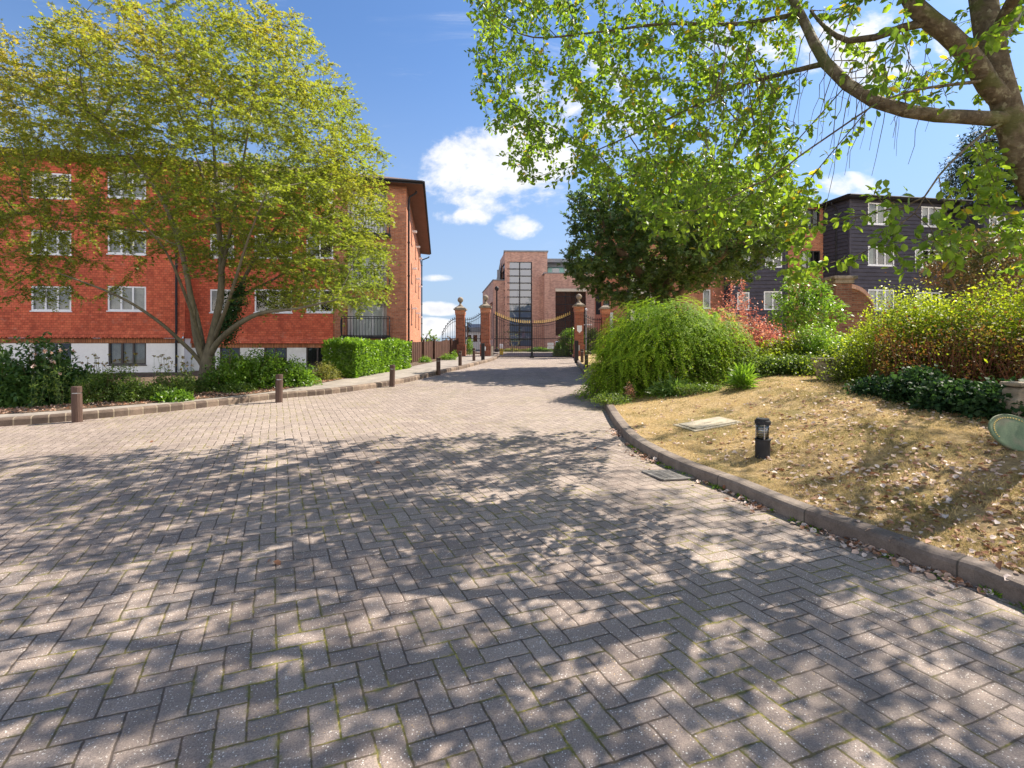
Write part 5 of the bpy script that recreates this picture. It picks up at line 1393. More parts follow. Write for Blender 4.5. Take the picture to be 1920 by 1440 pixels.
# ================================================================== the near tree whose boughs overhang the road
def near_tree():
    def w(px, py, Y): q = W(px, py, Y); return (q.x, q.y, q.z)
    g = (5.32, 4.6, float(H(5.32, 4.6)))
    ch = [[(g[0]+.05,g[1],g[2]-.2), (5.2,4.57,g[2]+.5), w(1978,450,4.45), w(1917,300,4.3), w(1884,190,4.25), w(1858,90,4.25), w(1838,-40,4.3), w(1815,-200,4.5), w(1800,-400,4.9)],
          [w(1868,190,4.25), w(1830,120,4.15), w(1775,62,4.05), w(1718,15,4.0), w(1680,-60,4.0), w(1600,-190,4.1), w(1500,-330,4.4)],
          [w(1882,236,4.27), w(1835,221,4.2), w(1760,217,4.15), w(1700,208,4.1), w(1640,190,4.15), w(1588,158,4.25), w(1548,118,4.35), w(1525,78,4.5), w(1500,25,4.7), w(1450,-60,5.0), w(1380,-130,5.4)],
          [w(1755,42,4.02), w(1690,52,4.1), w(1640,70,4.25), w(1590,76,4.4), w(1548,52,4.6), w(1520,20,4.8)],
          [w(1548,118,4.35), w(1460,140,4.9), w(1370,165,5.4), w(1270,215,5.9), w(1180,255,6.3), w(1100,290,6.6)],
          [w(1500,25,4.7), w(1380,45,5.4), w(1240,45,6.0), w(1120,60,6.5), w(1000,70,6.9), w(930,40,7.1)],
          [w(1450,-60,5.0), w(1300,-90,5.8), w(1150,-60,6.6), w(1010,-30,7.0)],
          [w(1855,150,4.24), w(1790,158,4.0), w(1720,168,3.8), w(1650,190,3.6)],
          [w(1865,236,4.25), w(1820,270,3.9), w(1760,330,3.7), w(1715,400,3.6)],
          [w(1900,300,4.3), w(1860,300,4.7), w(1820,330,5.0)],
          [w(1850,80,4.25), w(1900,0,3.9), w(1900,-150,3.4), w(1850,-400,3.0), w(1800,-700,2.5)],
          [w(1815,-200,4.5), w(1500,-350,5.4), w(1150,-420,6.6), w(850,-420,7.6)],
          [w(1500,-330,4.4), w(1200,-500,4.4), w(900,-700,4.3), w(600,-800,4.3)],
          [w(1800,-400,4.9), w(1700,-600,5.8), w(1500,-700,7.2)],
          [w(1858,90,4.25), w(2000,-60,5.0), w(2080,-120,6.2), (9.0,7.6,7.6), (10.4,8.8,8.8)]]
    nodes, par = skeleton(ch, .16); nl = len(nodes)
    A = []
    A.append(poly_pts([(895,-150),(885,40),(880,130),(905,180),(915,240),(935,300),(1010,370),(1060,300),(1120,370),(1210,420),(1290,440),(1390,440),(1460,400),(1520,280),(1490,200),(1510,60),(1500,-150)], 1000, 4.8, 8.8))
    A.append(poly_pts([(1060,60),(1050,230),(1120,350),(1250,410),(1370,440),(1480,400),(1500,250),(1440,120),(1300,40)], 480, 4.6, 8.4))
    A.append(poly_pts([(890,-50),(880,130),(930,250),(1010,330),(1060,250),(1100,50),(1060,-60)], 170, 6.2, 8.4))
    A.append(poly_pts([(1180,380),(1240,440),(1330,470),(1400,420),(1450,450),(1490,400),(1510,330),(1460,300),(1300,330)], 260, 4.2, 5.4))
    A.append(poly_pts([(1465,320),(1540,330),(1530,400),(1500,540),(1478,540),(1470,430)], 85, 4.2, 5.0))
    A.append(poly_pts([(1620,330),(1700,380),(1790,380),(1860,440),(1800,510),(1650,500),(1630,450)], 105, 3.3, 4.0))
    A.append(poly_pts([(1800,270),(1925,250),(1925,480),(1870,490),(1820,400)], 90, 3.8, 5.0))
    A.append(poly_pts([(1540,-150),(1960,-150),(1960,230),(1800,230),(1640,200),(1570,150)], 80, 3.6, 5.4))
    # the rest of the crown: overhead, behind and to the left, above the top of the picture
    n = 30000; q = np.stack([RS.uniform(-3.4, 9.0, n), RS.uniform(-1.0, 10.2, n), RS.uniform(3.4, 9.8, n)], 1)
    px, py = screen(np.where(q[:,1:2] > .3, q, [[0,.3,9]]))
    offp = (py < -60) | (q[:,1] < .5)
    g_ = q[:,2]; k_ = 1/math.tan(SUN_EL); lx = q[:,0]-g_*k_*sin(SUN_AZ); ly = q[:,1]-g_*k_*cos(SUN_AZ)
    crown = (((q[:,0]-2.4)/5.6)**2+((q[:,1]-4.8)/5.3)**2+((q[:,2]-6.0)/3.6)**2) < 1
    top = np.interp(lx, [-9,-6,-3.5,-1.5,1.5,4], [4.8,5.5,6.9,7.9,7.8,8.0])
    sel = offp & crown & (ly < top) & (lx > -8.5) & (ly > .2) & (clump(q, 1.15) > .535)
    q = q[sel][:2400]; A.append(q)
    q = ellipsoid_pts((9.6, 8.6, 8.0), (4.6, 4.4, 4.4), 4200, .1); px, py = screen(q); q = q[((px > 1965) | (py < -40)) & (clump(q, 1.0) > .50) & (q[:,0] > 4.5)]; A.append(q[:850])
    att = np.concatenate(A)
    NN, PP = colonize(nodes, par, att, 1.5, .15, .10, 110, grav=-.22)
    NN = smooth_nodes(NN, PP, 2, nl); R = tree_radii(NN, PP, .0022, 2.3)
    # the boughs keep the thickness seen in the photograph
    hand = {0:(.130,.072), 1:(.078,.034), 2:(.060,.018), 3:(.034,.012), 4:(.026,.007), 5:(.026,.007), 6:(.022,.007), 7:(.016,.006), 8:(.014,.005), 9:(.014,.005), 10:(.05,.02), 11:(.045,.012), 12:(.045,.012), 13:(.04,.012), 14:(.045,.012)}
    i0 = 1
    for c, chn in enumerate(ch):
        m_ = len(poly_chain(chn, .16))-1
        for j in range(m_):
            s_ = j/max(1,m_-1); R[i0+j] = hand[c][0]*(1-s_)+hand[c][1]*s_
        i0 += m_
    R[0] = .20; R[nl:] = np.minimum(R[nl:], .014)
    off = g
    T = thing('overhanging_tree', 'near tree at the right edge, its leafy boughs hanging over the paved road', 'tree', off)
    build('trunk', limb_mesh(NN, PP, R), M['near_bark'], T, off, smooth=True)
    thin = np.where(R < .0062)[0]; thin = thin[thin >= nl]
    tdir = unit(NN[thin]-NN[PP[thin]])
    vis_y = NN[thin]
    K = 3; P0 = np.repeat(NN[thin], K, 0); pd = np.repeat(tdir, K, 0)
    tw = unit(pd*.5+RS.normal(0,.6,(len(P0),3))+np.array([0,0,-.45])); TL = RS.uniform(.03, .14, len(P0))
    nleaf = 3; t_ = np.tile(np.linspace(.35, 1, nleaf), len(P0)); P1 = np.repeat(P0, nleaf, 0); d1 = np.repeat(tw, nleaf, 0); l1 = np.repeat(TL, nleaf)
    Q = P1+d1*(l1*t_)[:,None]
    ang = RS.uniform(0, 2*pi, len(Q)); a1 = unit(np.cross(d1, np.array([.3,.2,1.])+RS.normal(0,.1,(len(Q),3)))); a2 = np.cross(d1, a1)
    D = unit(d1*.45+(a1*np.cos(ang)[:,None]+a2*np.sin(ang)[:,None])*.9+np.array([0,0,-.12]))
    up = unit(np.array([0,0,1.])+RS.normal(0,.55,(len(Q),3)))
    qx, qy = screen(np.where(Q[:,1:2] > .3, Q, [[0,.3,9]])); seen = (qy > -40) & (Q[:,1] > .3)
    keep = RS.random(len(Q)) < np.where(seen, .82, .50); Q, D, up = Q[keep], D[keep], up[keep]
    r = np.clip(.10+.5*clump(Q, .9)+.42*(RS.random(len(Q))-.45), 0, 1); r = np.where(RS.random(len(Q)) < .025, 1.0, r*.92)
    sz = RS.uniform(.052, .088, len(Q))
    foliage('crown', [(leaves(Q, D, up, sz, sz*.58, 'oval', .07, .10), r)], M['lf_near'], T, off)
    n = len(P0); sd = unit(np.cross(tw, RS.normal(size=(n,3))))*.0016; s2 = unit(np.cross(tw, sd))*.0016; e = P0+tw*TL[:,None]
    V = np.stack([P0+sd, P0-sd, e-sd*.5, e+sd*.5, P0+s2, P0-s2, e-s2*.5, e+s2*.5], 1).reshape(-1,3)
    np_mesh('twigs', V, np.arange(len(V)).reshape(-1,4), M['near_bark'], T, off)
    # bare hanging twigs under the long bough
    mb = MB()
    for k in range(46):
        px, py = RS.uniform(1330, 1760), RS.uniform(40, 190); Y = RS.uniform(3.9, 5.0); L = RS.uniform(.35, 1.1)
        p = np.array(w(px, py, Y)); dx = RS.uniform(-.35, -.0); pts = [p+np.array([dx*s_*L*.7, .1*s_, -L*s_**1.1])+RS.normal(0,.012,3) for s_ in np.linspace(0,1,7)]
        d_ = np.linalg.norm(NN-p, axis=1); j = int(d_.argmin())
        if d_[j] < .6: mb.tube([NN[j]]+pts, [.005]+[.0042-.0004*i for i in range(7)], 4, cap=False)
    build('hanging_twig', mb, M['near_bark'], T, off)
    print('near tree', len(NN), len(Q))
near_tree()

def simple_tree(name, label, cat, base_px, Y, trunk_r, blobs, natt, leaf_m, bark, size, shape='star', stems=None, step=.3, kill=.45, K=4, nleaf=6, TLr=(.15,.5), r0=.006, wid=.9, rr=(.1,.5,.4), up_sd=.5, seedgrav=0.0, group=None, zbase=None, di=3.0):
    s = Y/F; X = (base_px[0]-960)*s; z0 = float(H(X, Y)) if zbase is None else zbase
    base = np.array([X, Y, z0])
    def w(px, py, dy=0.0): q = W(px, py, Y+dy); return (q.x, q.y, q.z)
    ch = [[base-np.array([0,0,.1]), w(*stems[0][0])] + [w(*q) for q in stems[0][1:]]] + [[w(*q) for q in st] for st in stems[1:]]
    nodes, par = skeleton(ch, step); nl = len(nodes); att = []
    for (cx, cy, rx, ry, rd, wgt) in blobs:
        c = W(cx, cy, Y); att.append(ellipsoid_pts(tuple(c), (rx*s, rd, ry*s), int(natt*wgt), .3))
    att = np.concatenate(att); att = att[clump(att, 1.2) > .2]
    NN, PP = colonize(nodes, par, att, di, kill, step*.8, 80, grav=seedgrav); NN = smooth_nodes(NN, PP, 2, nl)
    R = tree_radii(NN, PP, r0, 2.4); R = R*(1+(trunk_r/R[0]-1)*np.clip(R/R[0]*2, 0, 1))
    T = thing(name, label, cat, tuple(base), group)
    build('trunk', limb_mesh(NN, PP, R), M[bark], T, tuple(base), smooth=True)
    thin = np.where(R < r0*3.4)[0]; thin = thin[thin >= nl]; tdir = unit(NN[thin]-NN[PP[thin]])
    P0 = np.repeat(NN[thin], K, 0); pd = np.repeat(tdir, K, 0); tw = unit(pd*.6+RS.normal(0,.7,(len(P0),3))); TL = RS.uniform(*TLr, len(P0))
    t_ = np.tile(np.linspace(.2, 1, nleaf), len(P0)); P1 = np.repeat(P0, nleaf, 0); d1 = np.repeat(tw, nleaf, 0); l1 = np.repeat(TL, nleaf)
    Q = P1+d1*(l1*t_)[:,None]+RS.normal(0,.02,(len(P1),3)); D = unit(d1*.5+RS.normal(0,.7,(len(Q),3))+np.array([0,0,-.2])); up = unit(np.array([0,0,1.])+RS.normal(0,up_sd,(len(Q),3)))
    r = np.clip(rr[0]+rr[1]*clump(Q, 1.3)+rr[2]*(RS.random(len(Q))-.5), 0, 1); sz = RS.uniform(size*.7, size*1.2, len(Q))
    foliage('crown', [(leaves(Q, D, up, sz, sz*wid, shape, .06), r)], M[leaf_m], T, tuple(base))
    print(name, len(NN), len(Q)); return T
simple_tree('broad_tree', 'dense dark-leaved broad tree behind the drooping green shrub, right of the gates', 'tree', (1238,660), 18.5, .26,
    [(1260,455,165,100,3.4,1.15),(1130,480,75,70,2.4,.42),(1375,460,80,75,2.4,.36),(1250,370,150,70,2.8,.7),(1110,400,55,55,1.6,.14),(1430,410,70,60,2.0,.25),(1190,555,60,30,1.6,.12)],
    2000, 'lf_dark', 'bark3', .17, 'star', stems=[[(1245,600),(1240,570)],[(1240,570),(1228,545,0),(1190,500,-.4),(1150,460,-.6)],[(1240,570),(1256,520,.3),(1262,440,.4),(1260,360,.3)],[(1242,585),(1275,550,-.3),(1330,500,-.6),(1390,450,-.8)],[(1250,530,.2),(1300,450,1.0),(1340,380,1.4)]],
    step=.32, kill=.42, K=4, nleaf=5, TLr=(.15,.5), rr=(.05,.55,.45))
simple_tree('conifer', 'dark evergreen rising behind the weatherboarded flats at the far right', 'tree', (1850,620), 38.0, .35,
    [(1850,330,62,90,2.6,1.0),(1880,420,85,90,3.2,1.0),(1930,300,60,70,2.6,.6)], 1300, 'lf_conifer', 'bark3', .30, 'diamond',
    stems=[[(1852,560),(1850,450),(1850,330),(1850,255)]], step=.5, kill=.6, K=5, nleaf=7, TLr=(.3,1.0), wid=.25, r0=.012, zbase=.2)

# ================================================================== shrubs: shoots rising from a base, leaves along them
def bez(A, B, Cc, t): return A*(1-t)**2+2*B*t*(1-t)+Cc*t*t
def shoots(root, tips, nleaf, t0, droop=0.0, lift=.4, jit=.02, lmix=.6, updir=None, up_sd=.5, root_sd=.15, rng=RS):
    n = len(tips); A = np.array(root)+rng.normal(0, 1, (n,3))*np.array([root_sd,root_sd,0]); 
    mid = A+(tips-A)*.5; mid[:,2] += lift*np.linalg.norm(tips-A, axis=1)
    tips = tips.copy(); tips[:,2] -= droop*rng.uniform(.3,1,n)
    t = np.tile(np.linspace(t0, 1, nleaf), n)[:,None]+rng.uniform(-.03,.03,(n*nleaf,1))
    Ar, Mr, Tr = [np.repeat(q, nleaf, 0) for q in (A, mid, tips)]
    P = bez(Ar, Mr, Tr, t)+rng.normal(0, jit, (n*nleaf,3)); T_ = unit(2*(1-t)*(Mr-Ar)+2*t*(Tr-Mr))
    rn = unit(rng.normal(size=(len(P),3))); perp = unit(np.cross(T_, rn))
    D = unit(T_*(1-lmix)+perp*lmix); N = unit(np.array([0,0,1.])+rng.normal(0,up_sd,(len(P),3)))
    return P, D, N, (A, mid, tips)
def stems_mesh(name, S, k, r, m, parent, off, rng=RS):
    A, Mi, T_ = S; idx = rng.choice(len(A), min(k, len(A)), replace=False); mb = MB()
    for i in idx: mb.tube([bez(A[i],Mi[i],T_[i],t) for t in (0,.2,.4,.6,.8,1)], [r,r*.9,r*.75,r*.6,r*.45,r*.3], 4, cap=False)
    return build(name, mb, m, parent, off)
def dome_tips(c, r, n, zmin=-.1, rough=.16, inner=.25, sc=.8, rng=RS):
    """points on / just inside a lumpy dome; r=(rx,ry,rz), c at the ground"""
    d = unit(rng.normal(size=(n,3))); d[:,2] = np.abs(d[:,2])*1.0+zmin*(rng.random(n)<.3); d = unit(d)
    q = 1-inner*rng.random(n)**2; P = np.array(c)+d*np.array(r)*q[:,None]
    f = 1+rough*2*(clump(P, sc)-.5); return np.array(c)+(P-np.array(c))*f[:,None]
def shrub(name, label, cat, domes, n, lm, size, wid=.6, shape='diamond', nleaf=10, t0=.45, droop=0, lift=.15, jit=.03, rr=(.1,.55,.4), stem='bark3', nst=60, sr=.008, lmix=.6, group=None, rough=.18, up_sd=.55, hgrad=0.0, part='foliage', fold=.08, clsc=.5, extra=None, root_sd=.15):
    c0 = domes[0][0]; off = tuple(c0)
    T = thing(name, label, cat, off, group); sets = []; S0 = None
    tot = sum(d[2] for d in domes)
    for c, r, wgt in domes:
        tips = dome_tips(c, r, int(n*wgt/tot/nleaf), rough=rough, sc=max(r)*.6)
        P, D, N, S = shoots(c, tips, nleaf, t0, droop, lift, jit, lmix, up_sd=up_sd, root_sd=root_sd*max(r))
        gz = H(P[:,0], P[:,1]); k = P[:,2] > gz+.01; P, D, N = P[k], D[k], N[k]
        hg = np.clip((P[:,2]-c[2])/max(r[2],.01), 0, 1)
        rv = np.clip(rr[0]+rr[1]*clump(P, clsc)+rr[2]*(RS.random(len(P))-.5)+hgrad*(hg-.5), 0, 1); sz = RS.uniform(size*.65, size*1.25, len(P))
        sets.append((leaves(P, D, N, sz, sz*wid, shape, fold, .08), rv)); S0 = S if S0 is None else tuple(np.concatenate([a,b]) for a,b in zip(S0,S))
    foliage(part, sets, M[lm], T, off)
    if nst: stems_mesh('stems', S0, nst, sr, M[stem], T, off)
    return T
def g(px, py, dy=0.0):
    p = hit(px, py); 
    if dy: p = Vector(((px-960)/F*(p.y+dy), p.y+dy, 0)); p.z = float(H(p.x, p.y))
    return p
def gl_(px, Y): x_ = (px-960)/F*Y; return (x_, Y, float(H(x_, Y)))

# the big drooping shrub by the right kerb
def big_mound():
    Y = 10.6; c = gl_(1250, Y); s = Y/F
    T = thing('drooping_cotoneaster', 'large mounded green shrub with long drooping shoots, spilling over the right kerb', 'shrub', c)
    sets = []; SS = []
    for (cx, r, n, L0) in [(1250,(1.42,1.25,1.92),1500,.0),(1180,(.85,1.1,1.45),650,.0),(1330,(.95,1.1,1.55),650,0),(1150,(.55,.8,1.0),340,0)]:
        cc = np.array(gl_(cx, Y+.1)); tips = dome_tips(cc, r, n, rough=.12, inner=.30, sc=.9)
        d = tips-cc; hd = unit(d*np.array([1,1,.25])); ext = RS.uniform(.05,.42,len(tips))*np.clip(1.1-d[:,2]/r[2],.12,1); tips2 = tips+hd*ext[:,None]
        A = cc+d*.45; A[:,2] = cc[2]+d[:,2]*.55+.12; mid = tips.copy(); mid[:,2] += .04+.05*RS.random(len(tips))
        tips2[:,2] -= RS.uniform(.10,.75,len(tips))*(.30+.70*np.clip(1-d[:,2]/r[2],0,1)); tips2[:,2] = np.maximum(tips2[:,2], H(tips2[:,0],tips2[:,1])+.03)
        nl = 34; t = np.tile(np.linspace(.12,1,nl), len(tips))[:,None]; Ar,Mr,Tr = [np.repeat(q,nl,0) for q in (A,mid,tips2)]
        P = bez(Ar,Mr,Tr,t); T_ = unit(2*(1-t)*(Mr-Ar)+2*t*(Tr-Mr)); up = np.array([0,0,1.])
        sgn = np.tile(np.where(np.arange(nl)%2,1.,-1.), len(tips))[:,None]; side = unit(np.cross(T_, up))*sgn
        D = unit(T_*.55+side*.75+RS.normal(0,.25,P.shape)); N = unit(up+RS.normal(0,.35,P.shape))
        P = P+RS.normal(0,.008,P.shape); sz = RS.uniform(.028,.052,len(P))
        shv = np.repeat(RS.normal(0,.16,len(tips)), nl)
        rv = np.clip(.10+.38*t[:,0]**2+shv+.35*clump(P,.5)+.25*(RS.random(len(P))-.5)+.22*np.clip((P[:,2]-cc[2])/r[2],0,1), 0, 1)
        k = P[:,2] > H(P[:,0],P[:,1])+.01
        V = leaves(P[k], D[k], N[k], sz[k], sz[k]*.62, 'diamond', .06); sets.append((V, rv[k])); SS.append((A,mid,tips2))
    for (cx, r, n) in [(1250,(1.46,1.30,1.94),300),(1185,(.92,1.15,1.45),150),(1330,(1.0,1.15,1.52),90)]:
        cc = np.array(gl_(cx, Y+.1)); nl = 46; a = RS.uniform(pi*.62, pi*2.05, n); th0 = RS.uniform(.55,1.45,n); dth = RS.uniform(.25,.9,n); da = RS.normal(.0,.55,n)+.35*np.sign(np.cos(a))*-1*np.sign(np.sin(a))*0
        t = np.linspace(0,1,nl)[None,:]; th = np.maximum(th0[:,None]-dth[:,None]*t, .03); aa = a[:,None]+da[:,None]*t; rad = .97+.08*RS.random((n,1))+(.30*RS.random((n,1))**1.5)*t**2
        P = np.stack([cc[0]+r[0]*rad*np.cos(th)*np.cos(aa), cc[1]+r[1]*rad*np.cos(th)*np.sin(aa), cc[2]+r[2]*(rad*.98)*np.sin(th)-.10*t**3], 2)
        P *= 1; mn = (1+.24*(clump(P[:,:1,:].reshape(-1,3),.9)-.5))[:,None,None]; P = cc+(P-cc)*mn; Tn = unit(np.gradient(P, axis=1)); P = P.reshape(-1,3); Tn = Tn.reshape(-1,3)
        out_ = unit((P-cc)*np.array([1,1,.8])); sg = np.tile(np.where(np.arange(nl)%2,1.,-1.), n)[:,None]; side = unit(np.cross(Tn,out_))*sg
        D = unit(Tn*.6+side*.8+RS.normal(0,.15,P.shape)); N = unit(out_+RS.normal(0,.25,P.shape)); sz = RS.uniform(.030,.050,len(P))*(1-.45*np.tile(np.linspace(0,1,nl),n))
        rv = np.clip(.45+.42*np.tile(np.linspace(0,1,nl),n)+.25*np.repeat(RS.normal(0,.6,n),nl)*.6+.15*(RS.random(len(P))-.5), 0, 1)
        k = P[:,2] > H(P[:,0],P[:,1])+.02; V = leaves(P[k],D[k],N[k],sz[k],sz[k]*.55,'diamond',.06); sets.append((V, rv[k]))
    foliage('foliage', sets, M['lf_coto'], T, c)
    S = tuple(np.concatenate(q) for q in zip(*SS)); stems_mesh('stems', S, 900, .0045, M['bark3'], T, c)
    P = ellipsoid_pts((c[0],c[1],c[2]+.75), (1.15,.95,1.05), 9000, .2); D = unit(RS.normal(size=P.shape))
    foliage('inner_foliage', [(leaves(P, D, RS.normal(size=P.shape), .05, .035), RS.random(len(P))*.3)], M['lf_coto'], T, c)
big_mound()
def sh(px, py_base, py_top, w_px, Y=None, depth=None):
    """dome (centre, radii) from the picture extent of a shrub standing on the ground"""
    c = hit(px, py_base) if Y is None else Vector(gl_(px, Y)); s = c.y/F
    d = depth if depth else w_px*.5*s
    zt = EYE+(HY-py_top)*s
    return (tuple(c), (w_px*.5*s, d, max(.08, zt-c.z)))
def S1(name, label, lm, specs, n, size, **kw):
    cat = kw.pop('cat', 'shrub')
    domes = [(q[0], q[1], wg) for q, wg in specs]
    return shrub(name, label, cat, domes, n, lm, size, **kw)

# right of the road ------------------------------------------------
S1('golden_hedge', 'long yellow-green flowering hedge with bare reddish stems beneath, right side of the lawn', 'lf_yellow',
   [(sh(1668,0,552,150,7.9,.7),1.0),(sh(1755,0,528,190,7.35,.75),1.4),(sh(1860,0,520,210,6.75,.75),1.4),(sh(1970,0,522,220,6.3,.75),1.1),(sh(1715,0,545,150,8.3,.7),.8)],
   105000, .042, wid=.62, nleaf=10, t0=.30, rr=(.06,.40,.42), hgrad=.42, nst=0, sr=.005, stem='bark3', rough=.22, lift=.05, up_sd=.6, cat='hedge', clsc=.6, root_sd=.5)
def under_hedge():
    # brown twiggy lower half of the hedge
    root = bpy.data.objects['golden_hedge']; off = tuple(root.location)
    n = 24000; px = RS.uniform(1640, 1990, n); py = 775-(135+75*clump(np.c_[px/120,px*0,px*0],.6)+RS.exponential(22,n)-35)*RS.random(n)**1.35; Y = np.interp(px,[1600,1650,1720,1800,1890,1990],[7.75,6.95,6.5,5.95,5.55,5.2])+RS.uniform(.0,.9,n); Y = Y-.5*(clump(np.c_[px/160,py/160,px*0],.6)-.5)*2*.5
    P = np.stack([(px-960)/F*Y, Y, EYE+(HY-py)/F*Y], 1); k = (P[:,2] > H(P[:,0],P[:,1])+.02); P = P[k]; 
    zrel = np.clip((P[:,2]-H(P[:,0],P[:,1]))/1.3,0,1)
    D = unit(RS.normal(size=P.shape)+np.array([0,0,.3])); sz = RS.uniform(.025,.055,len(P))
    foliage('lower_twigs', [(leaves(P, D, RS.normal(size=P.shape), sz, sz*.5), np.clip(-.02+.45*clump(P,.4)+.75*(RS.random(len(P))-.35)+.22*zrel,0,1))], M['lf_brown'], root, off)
    mb = MB()
    for k in range(240):
        x0 = RS.uniform(1620,1985); Y0 = float(np.interp(x0,[1600,1650,1720,1800,1890,1990],[7.75,6.95,6.5,5.95,5.55,5.2]))+RS.uniform(.05,.6); b0 = np.array(gl_(x0,Y0)); tp = b0+np.array([RS.normal(0,.16),RS.normal(-.05,.12),RS.uniform(.45,.85)])
        mb.tube([b0,(b0+tp)/2+RS.normal(0,.04,3),tp],[.007,.005,.003],4,cap=False)
    build('bare_stems', mb, M['bark_red'], root, off)
under_hedge()
S1('ivy_patch', 'dark ivy sprawling over the ground at the foot of the golden hedge', 'lf_ivy',
   [(sh(1655,738,710,110,None,.4),.8),(sh(1720,752,690,110,None,.35),1),(sh(1795,768,716,140,None,.4),1),(sh(1868,780,716,130,None,.4),1),(sh(1950,788,722,120,None,.35),.7)], 20000, .055, wid=.85, nleaf=8, t0=.3, rr=(.0,.45,.5), nst=0, cat='ivy', clsc=.3)
S1('tall_bush', 'feathery green bush leaning over the golden hedge at the right edge', 'lf_mid', [(sh(1945,0,640,90,5.9,.35),1)], 6000, .05, wid=.4, nleaf=12, nst=60)
S1('berberis', 'red and pink leaved shrub with upright wands beside the mounded green shrub', 'lf_red',
   [(sh(1375,0,574,150,11.4,.8),1.3),(sh(1432,0,590,120,11.1,.8),1.0),(sh(1345,0,590,90,11.9,.6),.7)], 24000, .055, wid=.6, nleaf=12, t0=.35, rr=(.1,.55,.5), nst=260, sr=.005, rough=.25, root_sd=.3, clsc=.5)
def wands(name_parent, px0, px1, y_top, Y, n, lm, size=.05):
    T = bpy.data.objects[name_parent]; off = tuple(T.location); sets = []; mb = MB()
    for k in range(n):
        b = np.array(gl_(RS.uniform(px0,px1), Y+RS.uniform(-.3,.3))); top = b+np.array([RS.uniform(-.2,.2),RS.uniform(-.1,.1),0]); top[2] = EYE+(HY-RS.uniform(y_top,y_top+45))/F*Y
        t = RS.uniform(.0,1,120)[:,None]
        P = b+(top-b)*t+RS.normal(0,.03,(120,3)); D = unit(RS.normal(size=P.shape)+np.array([0,0,.4])); sets.append((leaves(P,D,RS.normal(size=P.shape),size,size*.6), RS.uniform(.0,.6,120)))
    foliage('wand_leaves', sets, M[lm], T, off)
wands('berberis', 1330, 1400, 520, 12.6, 15, 'lf_red')
S1('yellow_green_shrub', 'yellow-green shrub with orange tips between the red shrub and the stone planter', 'lf_yellow', [(sh(1470,0,628,120,10.5,.6),1),(sh(1425,0,655,100,10.2,.55),.7)], 15000, .055, nleaf=9, rr=(.0,.4,.5), nst=120, rough=.22)
S1('feathery_plant', 'pale feathery green plant behind the stone planter', 'lf_bright', [(sh(1530,0,604,120,10.3,.6),1),(sh(1592,0,625,90,9.7,.5),.8)], 19000, .06, wid=.35, nleaf=12, rr=(.2,.5,.5), nst=160, rough=.25)
S1('low_shrub', 'low dark green shrub at the foot of the red-leaved shrub', 'lf_mid', [(sh(1430,0,668,110,9.75,.4),1),(sh(1500,0,664,110,9.6,.4),1)], 14000, .05, nleaf=8, rr=(.0,.5,.5), nst=80)
S1('box_ball', 'small dark rounded bush just left of the golden hedge', 'lf_dkshrub', [(sh(1585,0,655,50,9.3,.3),1),(sh(1612,0,668,60,8.7,.35),.8)], 8000, .035, nleaf=8, rr=(.0,.4,.5), nst=40)
S1('grassy_plant', 'tuft of tall green blades at the right side of the mounded shrub', 'lf_bright', [(sh(1392,728,692,34,None,.22),1)], 1100, .16, wid=.12, nleaf=4, t0=.3, lmix=.2, rr=(.2,.4,.5), nst=30, lift=.2)
S1('strap_leaved_plant', 'low grey-green strap-leaved plant in front of the mounded shrub', 'lf_dkshrub', [(sh(1262,742,716,80,None,.3),1)], 700, .17, wid=.16, nleaf=3, t0=.2, lmix=.45, rr=(.3,.4,.5), nst=0)
S1('seed_head_plant', 'rusty orange seed heads leaning out at the foot of the mounded shrub', 'lf_red', [(sh(1180,752,716,20,None,.10),1)], 450, .03, nleaf=10, t0=.4, rr=(.5,.4,.3), nst=16, sr=.003)
S1('creeping_plant', 'straggly low plant creeping over the kerb below the mounded shrub', 'lf_mid', [(sh(1150,756,738,90,None,.35),1),(sh(1320,736,722,120,None,.2),1)], 4500, .035, nleaf=8, rr=(.1,.5,.5), nst=60, sr=.002, cat='plant')
simple_tree('sapling', 'young tree with fresh green leaves in front of the orange brick wall', 'tree', (1503,660), 13.2, .035,
    [(1505,560,52,48,.8,1.0),(1480,600,40,30,.6,.5),(1545,590,36,36,.6,.5)], 260, 'lf_bright', 'bark3', .10, 'diamond', stems=[[(1503,640),(1506,600),(1507,540),(1505,515)]], step=.14, kill=.16, K=3, nleaf=5, TLr=(.08,.25), r0=.004, wid=.5, rr=(.1,.5,.5), di=1.2)
simple_tree('photinia', 'bronze and pink tinged small tree rising behind the golden hedge', 'tree', (1830,660), 14.0, .07,
    [(1800,505,60,45,1.0,.9),(1865,500,70,50,1.1,1.0),(1830,470,60,40,1.0,.7),(1900,540,60,40,.9,.5),(1920,500,60,50,1.0,.6)], 520, 'lf_pink', 'bark3', .10, 'diamond', stems=[[(1830,620),(1828,560),(1835,500)],[(1830,600),(1790,540),(1775,500)],[(1830,590),(1870,530),(1890,480)]], step=.18, kill=.2, K=4, nleaf=5, TLr=(.1,.3), r0=.004, wid=.45, rr=(.1,.6,.5), di=1.5)
